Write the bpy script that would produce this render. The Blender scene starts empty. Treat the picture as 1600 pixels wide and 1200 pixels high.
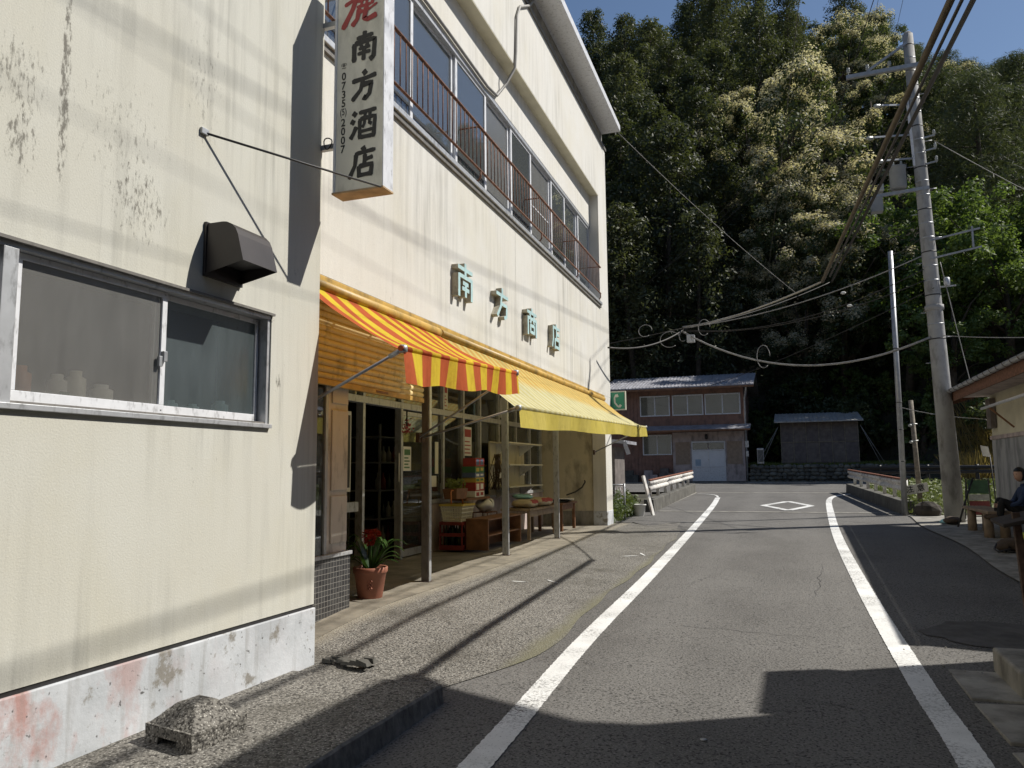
import bpy, bmesh, math, random
from mathutils import Vector, Matrix, noise as mnoise
R = math.radians
sc = bpy.context.scene
C = sc.collection

# ------------------------------------------------------------------ camera
cam_d = bpy.data.cameras.new('camera'); cam = bpy.data.objects.new('camera', cam_d); C.objects.link(cam)
CAM_H = 1.5
cam_d.sensor_width = 36.0; cam_d.lens = 36.0 * 1200 / 1600
cam_d.clip_start = 0.05; cam_d.clip_end = 1500
cam.location = (0, 0, CAM_H)
cam.rotation_euler = (Matrix.Rotation(R(19.85), 3, 'Z') @ Matrix.Rotation(R(90 + 6.38), 3, 'X') @ Matrix.Rotation(R(-0.55), 3, 'Z')).to_euler()
sc.camera = cam

# ------------------------------------------------------------------ sky and sun
SUN = Vector((1.0, 0.55, 1.25)).normalized()          # towards the sun
world = bpy.data.worlds.new('World'); sc.world = world; world.use_nodes = True
wn = world.node_tree; bg = wn.nodes['Background']
sky = wn.nodes.new('ShaderNodeTexSky'); sky.sky_type = 'NISHITA'; sky.sun_disc = False
sky.sun_elevation = math.asin(SUN.z); sky.sun_rotation = math.atan2(SUN.x, SUN.y)
sky.air_density = 1.0; sky.dust_density = 0.4; sky.ozone_density = 2.5
wn.links.new(sky.outputs[0], bg.inputs[0]); bg.inputs[1].default_value = 0.08
sun_d = bpy.data.lights.new('sun', 'SUN'); sun_d.energy = 5.0; sun_d.angle = R(0.53); sun_d.color = (1.0, 0.955, 0.88)
sun_o = bpy.data.objects.new('sun', sun_d); C.objects.link(sun_o)
sun_o.rotation_euler = SUN.to_track_quat('Z', 'Y').to_euler(); sun_o.location = (10, 5, 30)
vs = sc.view_settings; vs.view_transform = 'Standard'; vs.look = 'None'; vs.exposure = 0.2; vs.gamma = 1.0

# ------------------------------------------------------------------ material helpers
class NT:
    def __init__(s, name):
        s.m = bpy.data.materials.new(name); s.m.use_nodes = True
        s.n = s.m.node_tree.nodes; s.l = s.m.node_tree.links
        s.b = s.n['Principled BSDF']; s.out = s.n['Material Output']
    def new(s, t, **k):
        x = s.n.new(t)
        for a, v in k.items(): setattr(x, a, v)
        return x
    def put(s, sock, v):
        if hasattr(v, 'is_linked') or hasattr(v, 'links'): s.l.new(v, sock)
        else:
            if isinstance(v, (tuple, list)) and len(v) == 3 and len(sock.default_value) == 4: v = (*v, 1)
            sock.default_value = v
    def pos(s, scale=(1, 1, 1), loc=(0, 0, 0)):
        g = s.new('ShaderNodeNewGeometry'); mp = s.new('ShaderNodeMapping')
        mp.inputs['Scale'].default_value = scale; mp.inputs['Location'].default_value = loc
        s.l.new(g.outputs['Position'], mp.inputs[0]); return mp.outputs[0]
    def objpos(s, scale=(1, 1, 1)):
        g = s.new('ShaderNodeTexCoord'); mp = s.new('ShaderNodeMapping'); mp.inputs['Scale'].default_value = scale
        s.l.new(g.outputs['Object'], mp.inputs[0]); return mp.outputs[0]
    def noise(s, vec, scale, detail=4, rough=.55):
        x = s.new('ShaderNodeTexNoise'); x.inputs['Scale'].default_value = scale
        x.inputs['Detail'].default_value = detail; x.inputs['Roughness'].default_value = rough
        s.l.new(vec, x.inputs['Vector']); return x.outputs[0]
    def voro(s, vec, scale, feature='F1'):
        x = s.new('ShaderNodeTexVoronoi'); x.feature = feature; x.inputs['Scale'].default_value = scale
        s.l.new(vec, x.inputs['Vector']); return x
    def ramp(s, f, stops):
        x = s.new('ShaderNodeValToRGB'); e = x.color_ramp.elements
        while len(e) < len(stops): e.new(0.5)
        for i, (p, c) in enumerate(stops):
            e[i].position = p
            e[i].color = (c, c, c, 1) if not isinstance(c, (tuple, list)) else (*c[:3], 1)
        s.l.new(f, x.inputs[0]); return x.outputs[0]
    def mix(s, f, a, b, blend='MIX'):
        x = s.new('ShaderNodeMix'); x.data_type = 'RGBA'; x.blend_type = blend
        s.put(x.inputs[0], f); s.put(x.inputs[6], a); s.put(x.inputs[7], b); return x.outputs[2]
    def math(s, op, a, b=0.0, c=0.0):
        x = s.new('ShaderNodeMath'); x.operation = op
        s.put(x.inputs[0], a); s.put(x.inputs[1], b); s.put(x.inputs[2], c); return x.outputs[0]
    def sep(s, vec):
        x = s.new('ShaderNodeSeparateXYZ'); s.l.new(vec, x.inputs[0]); return x.outputs
    def bump(s, h, strength=.3, dist=.01):
        x = s.new('ShaderNodeBump'); x.inputs['Strength'].default_value = strength; x.inputs['Distance'].default_value = dist
        s.l.new(h, x.inputs['Height']); s.l.new(x.outputs[0], s.b.inputs['Normal']); return x.outputs[0]
    def col(s, v): s.put(s.b.inputs['Base Color'], v)
    def rough(s, v): s.put(s.b.inputs['Roughness'], v)

def plain(name, col, rough=.7, var=.2, scale=6, bump=.15, bscale=70, metallic=0, dirt=0, dirtcol=(.05, .045, .035), spec=.5):
    t = NT(name); p = t.pos()
    n = t.noise(p, scale, 5)
    dark = tuple(c * (1 - var) for c in col); lite = tuple(min(1, c * (1 + var)) for c in col)
    c = t.ramp(n, [(.3, dark), (.7, lite)])
    if dirt:
        d = t.noise(t.pos((1, 1, .4)), scale * 1.7, 8, .65)
        c = t.mix(t.ramp(d, [(.55 - dirt * .25, 0), (.8, .9)]), c, dirtcol)
    t.col(c); t.rough(rough); t.b.inputs['Metallic'].default_value = metallic
    t.b.inputs['Specular IOR Level'].default_value = spec
    if bump: t.bump(t.noise(p, bscale, 3), bump, .005)
    return t.m

def fresnel_glass(name, tint, refl_rough=.02, trans=.6, base=.04, dust=0):
    t = NT(name)
    fr = t.new('ShaderNodeLayerWeight'); fr.inputs[0].default_value = .25
    gl = t.new('ShaderNodeBsdfGlossy'); gl.inputs['Roughness'].default_value = refl_rough; gl.inputs['Color'].default_value = (.9, .95, 1, 1)
    tr = t.new('ShaderNodeBsdfTransparent'); tr.inputs[0].default_value = (*tint, 1)
    df = t.new('ShaderNodeBsdfDiffuse'); df.inputs[0].default_value = (*[c * .5 for c in tint], 1)
    a = t.new('ShaderNodeMixShader'); a.inputs[0].default_value = trans
    if dust:
        n = t.math('ADD', t.math('MULTIPLY', t.noise(t.pos((1, 1, .3)), 7, 6, .6), dust), t.math('MULTIPLY', t.noise(t.pos(), 240, 2), dust * .8))
        t.put(a.inputs[0], t.math('SUBTRACT', trans + dust * .9, n))
    t.l.new(df.outputs[0], a.inputs[1]); t.l.new(tr.outputs[0], a.inputs[2])
    b = t.new('ShaderNodeMixShader')
    t.put(b.inputs[0], t.math('ADD', t.math('MULTIPLY', fr.outputs['Fresnel'], .75), base))
    t.l.new(a.outputs[0], b.inputs[1]); t.l.new(gl.outputs[0], b.inputs[2]); t.l.new(b.outputs[0], t.out.inputs[0])
    return t.m

MT = {}
# --- stucco of the near building
def stucco(name, base, warm, streakcol, streak_lo, fine=150, stains=()):
    t = NT(name); p = t.pos()
    c = t.ramp(t.noise(p, .9, 6), [(.3, warm), (.7, base)])
    # rain streaks: noise drawn out along z
    st = t.noise(t.pos((6, 6, .35)), 1.6, 8, .6)
    reg = t.noise(p, .55, 3)
    m = t.math('MULTIPLY', t.ramp(st, [(streak_lo, 0), (.78, 1)]), t.ramp(reg, [(.42, .05), (.66, .9)]))
    c = t.mix(m, c, streakcol)
    thin = t.noise(t.pos((19, 19, .7)), 1.0, 9, .72)
    c = t.mix(t.math('MULTIPLY', t.ramp(thin, [(.5, 0), (.75, .34)]), t.ramp(t.noise(t.pos((1, 1, .6)), .9, 3), [(.40, .0), (.62, 1)])), c, tuple(x * 1.15 for x in streakcol))
    c = t.mix(t.ramp(t.noise(t.pos((1, 1, .8), (7, 3, 1)), .8, 6, .6), [(.48, 0), (.72, .42)]), c, tuple(x * y for x, y in zip(warm, (.92, .88, .74))))
    sp = t.noise(t.pos((22, 22, 9)), 1.0, 8, .75)
    m2 = t.math('MULTIPLY', t.ramp(sp, [(.62, 0), (.70, 1)]), t.ramp(t.noise(p, .8, 2, .5), [(.52, 0), (.66, .75)]))
    c = t.mix(m2, c, tuple(x * .35 for x in streakcol))
    if stains:
        xyz = t.sep(p); blot = t.noise(t.pos((46, 46, 15)), 1.0, 9, .74)
        for (sy, sz, ry, rz, lo, amt) in stains:
            dy = t.math('DIVIDE', t.math('SUBTRACT', xyz[1], sy), ry); dz = t.math('DIVIDE', t.math('SUBTRACT', xyz[2], sz), rz)
            d = t.math('ADD', t.math('MULTIPLY', dy, dy), t.math('MULTIPLY', dz, dz))
            m = t.math('ADD', blot, t.math('MULTIPLY', t.math('SUBTRACT', 1.0, d), .12))
            c = t.mix(t.math('MULTIPLY', t.ramp(m, [(lo - .01, 0), (lo + .09, amt)]), t.ramp(d, [(.5, 1), (1.0, 0)])), c, (.13, .12, .10))
    g = t.noise(p, fine, 2)
    c = t.mix(t.math('MULTIPLY', t.ramp(g, [(.3, .28), (.5, 0)]), 1.0), c, tuple(x * .55 for x in base))
    t.col(c); t.rough(.92); t.b.inputs['Specular IOR Level'].default_value = .2
    h = t.math('ADD', t.noise(p, fine * .6, 3), t.math('MULTIPLY', t.noise(p, 14, 3), .15))
    t.bump(h, .3, .004)
    return t.m
MT['stucco'] = stucco('cream stucco', (.595, .59, .53), (.555, .54, .465), (.20, .195, .17), .50, 150, ((2.655, 3.42, .035, .62, .55, .85), (2.45, 3.05, .10, .22, .60, .8), (2.42, 3.35, .2, .25, .62, .7), (3.15, 2.98, .26, .30, .62, .75), (3.0, 3.3, .5, .5, .66, .6), (3.6, 3.9, .25, .6, .66, .55), (4.40, 2.12, .035, .06, .55, .8), (2.9, 4.4, .6, .5, .68, .5)))
MT['store'] = stucco('weathered white stucco', (.67, .66, .62), (.61, .588, .525), (.23, .22, .19), .43, 110)
MT['store_up'] = stucco('upper white stucco', (.69, .68, .64), (.65, .63, .575), (.35, .34, .30), .47, 110)
MT['soffit'] = plain('cream painted soffit', (.60, .56, .42), .8, .1, 3, .1)
def plinth_mat():
    t = NT('peeling plinth paint'); p = t.pos()
    c = t.ramp(t.noise(p, 3, 6), [(.35, (.42, .44, .455)), (.65, (.58, .60, .62))])
    near = t.ramp(t.math('MULTIPLY', t.math('SUBTRACT', 3.9, t.sep(p)[1]), .6), [(.0, .05), (.7, 1)])
    c = t.mix(t.math('MULTIPLY', near, t.ramp(t.noise(t.pos((1.5, 1.5, 1)), 2.2, 8, .65), [(.47, 0), (.60, .75)])), c, (.40, .17, .13))
    c = t.mix(t.ramp(t.noise(p, 4.2, 9, .7), [(.57, 0), (.63, .85)]), c, (.20, .18, .145))
    c = t.mix(t.ramp(t.noise(p, 30, 4), [(.66, 0), (.72, .9)]), c, (.07, .065, .06))
    c = t.mix(t.ramp(t.noise(t.pos((10, 10, 1)), 1.5, 5), [(.55, 0), (.75, .5)]), c, (.24, .23, .21))
    t.col(c); t.rough(.85); t.bump(t.noise(p, 40, 6), .4, .006); return t.m
MT['plinth'] = plinth_mat()
def asphalt():
    t = NT('worn asphalt'); p = t.pos()
    c = t.ramp(t.noise(p, .7, 5), [(.3, (.125, .119, .111)), (.7, (.172, .165, .154))])
    lane = t.noise(t.pos((1.6, .12, 1)), 1.0, 4)
    c = t.mix(t.ramp(lane, [(.4, 0), (.7, .5)]), c, (.12, .115, .108))
    c = t.mix(t.ramp(t.noise(t.pos((1, .5, 1)), .9, 6, .6), [(.5, 0), (.72, .55)]), c, (.085, .081, .075))
    ww = t.math('ABSOLUTE', t.math('SUBTRACT', t.math('ABSOLUTE', t.math('ADD', t.sep(p)[0], .42)), .72))
    c = t.mix(t.math('MULTIPLY', t.ramp(ww, [(.1, .45), (.42, 0)]), t.ramp(t.noise(t.pos((2, .25, 1)), 1.2, 4), [(.3, .2), (.7, 1)])), c, (.20, .193, .18))
    v = t.voro(p, 55)
    c = t.mix(t.ramp(v.outputs['Distance'], [(.0, .85), (.40, 0)]), c, (.27, .26, .24))
    c = t.mix(t.ramp(t.noise(p, 60, 4), [(.36, .95), (.48, 0)]), c, (.03, .029, .027))
    sp = t.voro(p, 28)
    c = t.mix(t.ramp(sp.outputs['Distance'], [(.06, .8), (.1, 0)]), c, (.36, .35, .33))
    t.col(c); t.rough(.9); t.b.inputs['Specular IOR Level'].default_value = .3
    t.bump(t.math('ADD', v.outputs['Distance'], t.noise(p, 160, 2)), .6, .006); return t.m
MT['asphalt'] = asphalt()
def apron(name, bands):
    t = NT(name); p = t.pos()
    c = t.ramp(t.noise(p, .9, 5), [(.3, (.150, .141, .122)), (.7, (.225, .212, .188))])
    v = t.voro(p, 62)
    c = t.mix(t.ramp(v.outputs['Distance'], [(.10, .95), (.36, 0)]), c, (.56, .535, .48))
    c = t.mix(t.ramp(t.noise(p, 58, 3), [(.41, .95), (.51, 0)]), c, (.036, .033, .028))
    c = t.mix(t.ramp(t.noise(p, 1.3, 9, .72), [(.50, 0), (.68, .8)]), c, (.07, .063, .05))
    if bands:
        x = t.sep(p)[0]; wob = t.math('MULTIPLY', t.math('SUBTRACT', t.noise(t.pos((1, .8, 1)), 2.2, 6, .65), .5), .5)
        edge = t.math('ADD', t.math('ABSOLUTE', t.math('ADD', x, 1.96)), t.math('MULTIPLY', wob, .4))
        c = t.mix(t.ramp(edge, [(.02, .75), (.13, 0)]), c, (.15, .142, .085))                 # moss and silt along the road edge
        inn = t.math('ADD', t.math('MULTIPLY', t.math('ADD', x, 3.42), -4.0), t.math('MULTIPLY', wob, 1.6))
        c = t.mix(t.ramp(inn, [(.1, 0), (.8, .9)]), c, t.ramp(t.noise(p, 3, 6), [(.3, (.22, .195, .15)), (.7, (.33, .30, .235))]))   # trowelled strip by the shop
    t.col(c); t.rough(.9); t.bump(t.math('ADD', v.outputs['Distance'], t.noise(p, 90, 3)), .7, .008); return t.m
MT['apron'] = apron('exposed aggregate concrete', True)
MT['aggregate'] = apron('rough aggregate concrete', False)
MT['concrete'] = plain('smooth concrete', (.30, .285, .25), .85, .25, 3, .35, 60, dirt=.5)
MT['concrete_dark'] = plain('mossy dark concrete', (.12, .115, .10), .9, .35, 4, .5, 50, dirt=.6)
MT['old_block'] = plain('weathered rough concrete', (.23, .215, .18), .92, .45, 9, .8, 75, dirt=.75, dirtcol=(.03, .028, .024))
MT['floor'] = plain('worn concrete floor', (.24, .215, .17), .75, .2, 2, .2, 40, dirt=.4)
def linepaint():
    t = NT('worn road paint'); p = t.pos()
    c = t.ramp(t.noise(p, 4, 5), [(.3, (.60, .60, .58)), (.7, (.78, .78, .76))])
    wear = t.noise(t.pos((40, 40, 1)), 1, 6, .75); reg = t.noise(p, 1.3, 2)
    c = t.mix(t.math('MULTIPLY', t.ramp(wear, [(.50, 0), (.56, 1)]), t.ramp(reg, [(.44, 0), (.62, 1)])), c, (.12, .115, .108))
    c = t.mix(t.ramp(t.noise(p, 70, 3), [(.3, .7), (.37, 0)]), c, (.16, .155, .15))
    t.col(c); t.rough(.75); t.bump(t.noise(p, 110, 3), .4, .004); return t.m
MT['line'] = linepaint()
MT['soil'] = plain('dark forest soil', (.05, .045, .028), .95, .5, .8, .6, 12)
MT['gravelground'] = plain('weedy ground', (.12, .11, .075), .95, .5, 1.5, .6, 20)
# metals, wood
MT['alu'] = plain('aluminium frame', (.50, .51, .52), .42, .08, 12, .05, metallic=.45, dirt=.1)
MT['alu_white'] = plain('white coated sheet', (.68, .69, .71), .45, .08, 14, .05, dirt=.03)
MT['alu_dark'] = plain('dark weathered sheet', (.16, .15, .135), .6, .2, 8, .1, dirt=.2)
MT['hood'] = plain('brown painted steel hood', (.028, .022, .021), .45, .25, 5, .05)
MT['rust'] = plain('rusted steel', (.16, .075, .045), .85, .55, 22, .4, 90)
MT['rust_dark'] = plain('dark rusty iron', (.06, .035, .025), .85, .5, 22, .4, 90)
MT['galv'] = plain('galvanised steel', (.36, .37, .38), .45, .15, 9, .1, metallic=.5)
MT['iron'] = plain('black iron', (.025, .024, .024), .55, .3, 10, .1)
MT['wood'] = plain('brown varnished wood', (.20, .095, .045), .6, .35, 7, .2, 30)
MT['wood_pale'] = plain('pale grey wood', (.27, .20, .135), .75, .3, 9, .3, 40)
MT['wood_grey'] = plain('weathered post wood', (.22, .19, .15), .85, .35, 12, .4, 40)
MT['wood_beige'] = plain('beige painted board', (.60, .555, .49), .7, .07, 5, .08, dirt=.08)
MT['shutter'] = plain('orange tan shutter', (.66, .53, .27), .55, .08, 4, .05, dirt=.08)
MT['shutterbox'] = plain('mustard painted steel', (.52, .33, .08), .5, .18, 3, .08, dirt=.3)
MT['glass'] = fresnel_glass('window glass', (.55, .6, .62), .01, .75, .10)
MT['glass_dim'] = fresnel_glass('dusty shop glass', (.55, .55, .5), .02, .88, .10, .1)
MT['frost'] = fresnel_glass('frosted window glass', (.70, .69, .65), .25, .66, .03, .25)
MT['frost_dark'] = fresnel_glass('rippled dark glass', (.46, .56, .58), .22, .74, .04, .3)
MT['curtain'] = plain('pale net curtain', (.62, .60, .55), .9, .12, 5, .1)
MT['dark'] = plain('shaded interior colour', (.06, .05, .04), .9, .2, 3, 0)  # near-black colour stands in for the shade of unlit rooms
MT['shopwall'] = plain('cream interior wall', (.54, .49, .36), .8, .08, 2, .1, dirt=.18)
MT['board_brown'] = plain('red brown siding', (.25, .14, .105), .8, .2, 3, .15, dirt=.15)
MT['pinkwall'] = plain('faded pink grey board', (.46, .38, .36), .85, .15, 3, .2, dirt=.3)
MT['ply'] = plain('plywood sheet', (.33, .245, .18), .85, .2, 6, .2)
MT['tin'] = plain('weathered roofing tin', (.38, .385, .42), .5, .25, 3, .15, metallic=.3, dirt=.25, dirtcol=(.13, .10, .09))
MT['tin_light'] = plain('pale roofing tin', (.40, .39, .37), .55, .25, 2.5, .15, dirt=.3, dirtcol=(.16, .13, .11))
MT['board_dark'] = plain('dark old boards', (.145, .125, .115), .9, .3, 5, .3)
MT['board_dark2'] = plain('dark purple brown boards', (.125, .108, .105), .9, .3, 5, .3)
MT['stone'] = plain('dry wall stone', (.13, .125, .105), .95, .6, 1.8, .7, 20)
MT['polecon'] = plain('pole concrete', (.34, .335, .32), .85, .14, 3, .25, 70, dirt=.2)
MT['cable'] = plain('black cable sheath', (.035, .030, .024), .6, .2, 9, 0)
MT['cable_pale'] = plain('grey cable', (.30, .29, .27), .6, .2, 9, 0)
MT['rail_white'] = plain('chipped white rail paint', (.70, .69, .65), .65, .12, 5, .15, dirt=.4, dirtcol=(.20, .10, .055))
MT['rail_rust'] = plain('rusty rail top', (.22, .085, .05), .85, .4, 9, .3)
MT['terracotta'] = plain('terracotta plastic', (.30, .115, .07), .6, .15, 6, .1)
MT['leaf_dark'] = None
MT['signface'] = plain('dirty ivory sign face', (.76, .735, .63), .45, .1, 3, .03, dirt=.25, dirtcol=(.30, .29, .24))
MT['signblack'] = plain('black sign paint', (.012, .012, .012), .5, .1, 5, 0)
MT['signred'] = plain('red sign paint', (.36, .03, .03), .5, .15, 9, 0)
MT['mint'] = plain('faded mint letter face', (.40, .58, .585), .7, .08, 9, .1, dirt=.12, dirtcol=(.34, .38, .34))
MT['letterside'] = plain('grimy cream letter side', (.43, .40, .31), .85, .2, 9, .2, dirt=.3)
MT['rustypan'] = plain('rusty tan bottom', (.42, .29, .16), .7, .3, 9, .15)
MT['green'] = plain('green sign enamel', (.04, .27, .15), .45, .08, 4, 0)
MT['ivory'] = plain('ivory sign paint', (.68, .66, .53), .5, .06, 5, 0)
MT['paper'] = plain('white paper', (.72, .71, .66), .8, .06, 6, .05)
MT['plastic_white'] = plain('off white plastic', (.62, .59, .47), .5, .08, 6, .03)
MT['plastic_red'] = plain('dull red plastic', (.20, .03, .025), .5, .2, 6, .03)
MT['plastic_orange'] = plain('orange plastic', (.5, .17, .05), .5, .1, 6, .03)
MT['plastic_teal'] = plain('pale teal plastic', (.25, .5, .52), .4, .2, 12, .05)
MT['sack'] = plain('beige rice sack', (.50, .42, .28), .7, .15, 8, .2)
MT['red'] = plain('red print', (.34, .045, .04), .6, .1, 6, 0)
MT['yellow'] = plain('yellow print', (.5, .38, .08), .6, .1, 6, 0)
MT['pgreen'] = plain('green print', (.06, .17, .07), .6, .1, 6, 0)
MT['pblue'] = plain('blue print', (.09, .13, .24), .6, .1, 6, 0)
MT['bottle'] = plain('dark glass bottle', (.02, .03, .018), .15, .2, 6, 0)
MT['bottle_pale'] = plain('pale bottle', (.36, .37, .34), .3, .15, 6, 0)
MT['canvas'] = plain('brown canvas bag', (.075, .052, .034), .9, .25, 8, .3)
MT['navy'] = plain('navy jacket cloth', (.018, .035, .085), .85, .25, 10, .2)
MT['blackcloth'] = plain('black trouser cloth', (.010, .010, .011), .9, .2, 10, .2)
MT['skin'] = plain('skin', (.50, .30, .21), .55, .06, 8, .02)
MT['hair'] = plain('black hair', (.008, .007, .006), .45, .3, 40, .2)

def grey_wall():
    t = NT('stained grey render'); p = t.pos()
    c = t.ramp(t.noise(t.pos((1.5, 1.5, .6)), 1.6, 6, .6), [(.40, (.20, .205, .21)), (.52, (.36, .36, .36))])
    c = t.mix(t.ramp(t.noise(t.pos((5, 5, .6)), 1.5, 6), [(.5, 0), (.7, .6)]), c, (.16, .165, .17))
    t.col(c); t.rough(.9); t.bump(t.noise(p, 40, 4), .3, .005); return t.m
MT['greywall'] = grey_wall()
MT['patch'] = plain('dark asphalt patch', (.085, .08, .075), .9, .35, 5, .9, 60, dirt=.3)
MT['kerbside'] = plain('dark worn kerb concrete', (.20, .19, .165), .92, .3, 14, .9, 60, dirt=.45, dirtcol=(.05, .046, .04))
MT['tfgrey'] = plain('grey transformer paint', (.26, .27, .27), .6, .12, 5, .05)
MT['sw_white'] = plain('shaded sign white', (.34, .34, .30), .7, .2, 20, 0)  # white lowered: shade behind the bench put into the colour
MT['sw_red'] = plain('shaded red sign print', (.17, .035, .03), .6, .2, 20, 0)  # red lowered in the same way to look shaded
MT['rock'] = plain('dark brown rock', (.05, .043, .035), .95, .5, 5, .8, 25)
MT['board_green'] = plain('shaded green sign print', (.03, .08, .035), .6, .3, 12, 0)  # green of the folding sign, shade put into the colour
MT['wood_dark'] = plain('dark stained board', (.022, .016, .013), .95, .3, 8, .1)
MT['weed_y'] = plain('yellow green bottle', (.45, .5, .05), .4, .1, 8, 0)
MT['paper_dirty'] = plain('dirty white board', (.62, .60, .52), .7, .1, 6, .1, dirt=.25)
MT['cable_brown'] = plain('weathered brown cable', (.085, .068, .045), .8, .3, 9, .2)
MT['farglass'] = fresnel_glass('house window glass', (.35, .37, .36), .03, .6, .08)
MT['blind'] = plain('grey window blind', (.13, .13, .12), .8, .2, 2, .05)
MT['milk'] = plain('milky door glass', (.66, .69, .74), .25, .06, 3, 0)
MT['pblue_pale'] = plain('pale blue notice', (.35, .45, .55), .7, .1, 6, 0)

def tile_mat():
    t = NT('small black mosaic tile'); p = t.pos()
    x = t.sep(p); cb = t.new('ShaderNodeCombineXYZ'); t.l.new(x[1], cb.inputs[0]); t.l.new(x[2], cb.inputs[1])
    b = t.new('ShaderNodeTexBrick'); b.offset = 0; b.inputs['Scale'].default_value = 1
    b.inputs['Brick Width'].default_value = .047; b.inputs['Row Height'].default_value = .047; b.inputs['Mortar Size'].default_value = .0022
    b.inputs['Color1'].default_value = (.022, .022, .024, 1); b.inputs['Color2'].default_value = (.05, .05, .05, 1); b.inputs['Mortar'].default_value = (.24, .23, .21, 1)
    t.l.new(cb.outputs[0], b.inputs[0]); t.col(b.outputs[0]); t.rough(.3)
    t.bump(t.math('SUBTRACT', 1, b.outputs['Fac']), .5, .003); return t.m
MT['tile'] = tile_mat()

def awning_mat(name, a, b, width, y0, fade_edge=None):
    t = NT(name); p = t.pos(); x = t.sep(p)
    w = t.math('MULTIPLY', t.noise(t.pos((1, .6, 1)), 2.5, 2), .03)
    f = t.math('FRACT', t.math('DIVIDE', t.math('ADD', t.math('SUBTRACT', x[1], y0), w), width * 2))
    s = t.ramp(f, [(.0, 0), (.485, 0), (.515, 1), (.985, 1), (1.0, 0)])
    c = t.mix(s, a, b)
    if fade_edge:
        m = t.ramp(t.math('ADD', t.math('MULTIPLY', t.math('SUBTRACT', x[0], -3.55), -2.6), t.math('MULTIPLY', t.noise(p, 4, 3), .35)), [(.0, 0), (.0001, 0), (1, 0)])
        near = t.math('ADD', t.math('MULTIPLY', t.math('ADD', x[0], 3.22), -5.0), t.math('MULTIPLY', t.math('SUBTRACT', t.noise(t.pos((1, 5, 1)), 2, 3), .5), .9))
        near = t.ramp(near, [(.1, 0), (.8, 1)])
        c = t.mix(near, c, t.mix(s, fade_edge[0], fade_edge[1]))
    c = t.mix(t.ramp(t.noise(p, 3.5, 9, .7), [(.48, 0), (.72, .5)]), c, tuple(q * .55 for q in a))
    d = t.new('ShaderNodeBsdfDiffuse'); tl = t.new('ShaderNodeBsdfTranslucent')
    t.l.new(c, d.inputs[0]); t.l.new(c, tl.inputs[0])
    ms = t.new('ShaderNodeMixShader'); ms.inputs[0].default_value = .44
    t.l.new(d.outputs[0], ms.inputs[1]); t.l.new(tl.outputs[0], ms.inputs[2]); t.l.new(ms.outputs[0], t.out.inputs[0])
    bp = t.new('ShaderNodeBump'); bp.inputs['Strength'].default_value = .6; bp.inputs['Distance'].default_value = .03
    t.l.new(t.noise(t.pos((2, 9, 2)), 1.3, 5), bp.inputs['Height']); t.l.new(bp.outputs[0], d.inputs['Normal'])
    return t.m
MT['awn1'] = awning_mat('red and yellow striped canvas', (.60, .15, .065), (.82, .62, .07), .178, 4.93)
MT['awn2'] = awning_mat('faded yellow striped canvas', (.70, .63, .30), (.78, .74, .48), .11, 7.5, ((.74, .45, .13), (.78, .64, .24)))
MT['val2'] = awning_mat('faded yellow valance canvas', (.70, .58, .14), (.71, .59, .16), .6, 7.5)

def leaf_mat(name, a, b, transl=.4, rough=.55):
    t = NT(name)
    oi = t.new('ShaderNodeObjectInfo')
    n = t.noise(t.objpos(), 1.1, 3)
    f = t.math('ADD', t.math('MULTIPLY', n, .8), t.math('MULTIPLY', t.math('SUBTRACT', oi.outputs['Random'], .5), .45))
    c = t.ramp(f, [(.2, a), (.65, b)])
    d = t.new('ShaderNodeBsdfDiffuse'); tl = t.new('ShaderNodeBsdfTranslucent'); g = t.new('ShaderNodeBsdfGlossy')
    g.inputs['Roughness'].default_value = rough; g.inputs['Color'].default_value = (.5, .5, .5, 1)
    t.l.new(c, d.inputs[0]); t.l.new(t.mix(.5, c, (b[0] * 1.4, b[1] * 1.5, b[2] * .7)), tl.inputs[0])
    m1 = t.new('ShaderNodeMixShader'); m1.inputs[0].default_value = transl
    t.l.new(d.outputs[0], m1.inputs[1]); t.l.new(tl.outputs[0], m1.inputs[2])
    m2 = t.new('ShaderNodeMixShader'); m2.inputs[0].default_value = .07
    t.l.new(m1.outputs[0], m2.inputs[1]); t.l.new(g.outputs[0], m2.inputs[2]); t.l.new(m2.outputs[0], t.out.inputs[0])
    return t.m
MT['cedar'] = leaf_mat('cedar foliage', (.038, .050, .020), (.095, .105, .042), .35)
MT['broad'] = leaf_mat('dark glossy foliage', (.035, .055, .018), (.09, .11, .036), .35)
MT['fresh'] = leaf_mat('fresh green foliage', (.065, .115, .022), (.155, .215, .05), .42)
MT['blossom'] = leaf_mat('cream blossom', (.46, .41, .30), (.70, .63, .46), .35)
MT['pine'] = leaf_mat('pine needles', (.045, .062, .026), (.10, .115, .05), .3)
MT['weed'] = leaf_mat('weeds', (.08, .12, .02), (.20, .24, .05), .45)
MT['reed'] = leaf_mat('dry reeds', (.22, .16, .05), (.42, .31, .10), .4)
MT['clivia'] = leaf_mat('strap leaf', (.02, .05, .012), (.05, .10, .025), .2, .3)
MT['clivia_f'] = leaf_mat('red orange flower', (.30, .025, .012), (.45, .06, .03), .3)
MT['bark'] = plain('bark', (.075, .058, .042), .95, .4, 6, .7, 25)

# ------------------------------------------------------------------ geometry helpers
ORG = {}
def thing(name, label, cat, loc=(0, 0, 0), group=None, kind=None):
    o = bpy.data.objects.new(name, None); C.objects.link(o); o.location = loc
    o.empty_display_size = .2
    tag(o, label, cat, group, kind); ORG[o.name] = Vector(loc); return o
def tag(o, label=None, cat=None, group=None, kind=None):
    if label: o['label'] = label
    if cat: o['category'] = cat
    if group: o['group'] = group
    if kind: o['kind'] = kind
    return o

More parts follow.
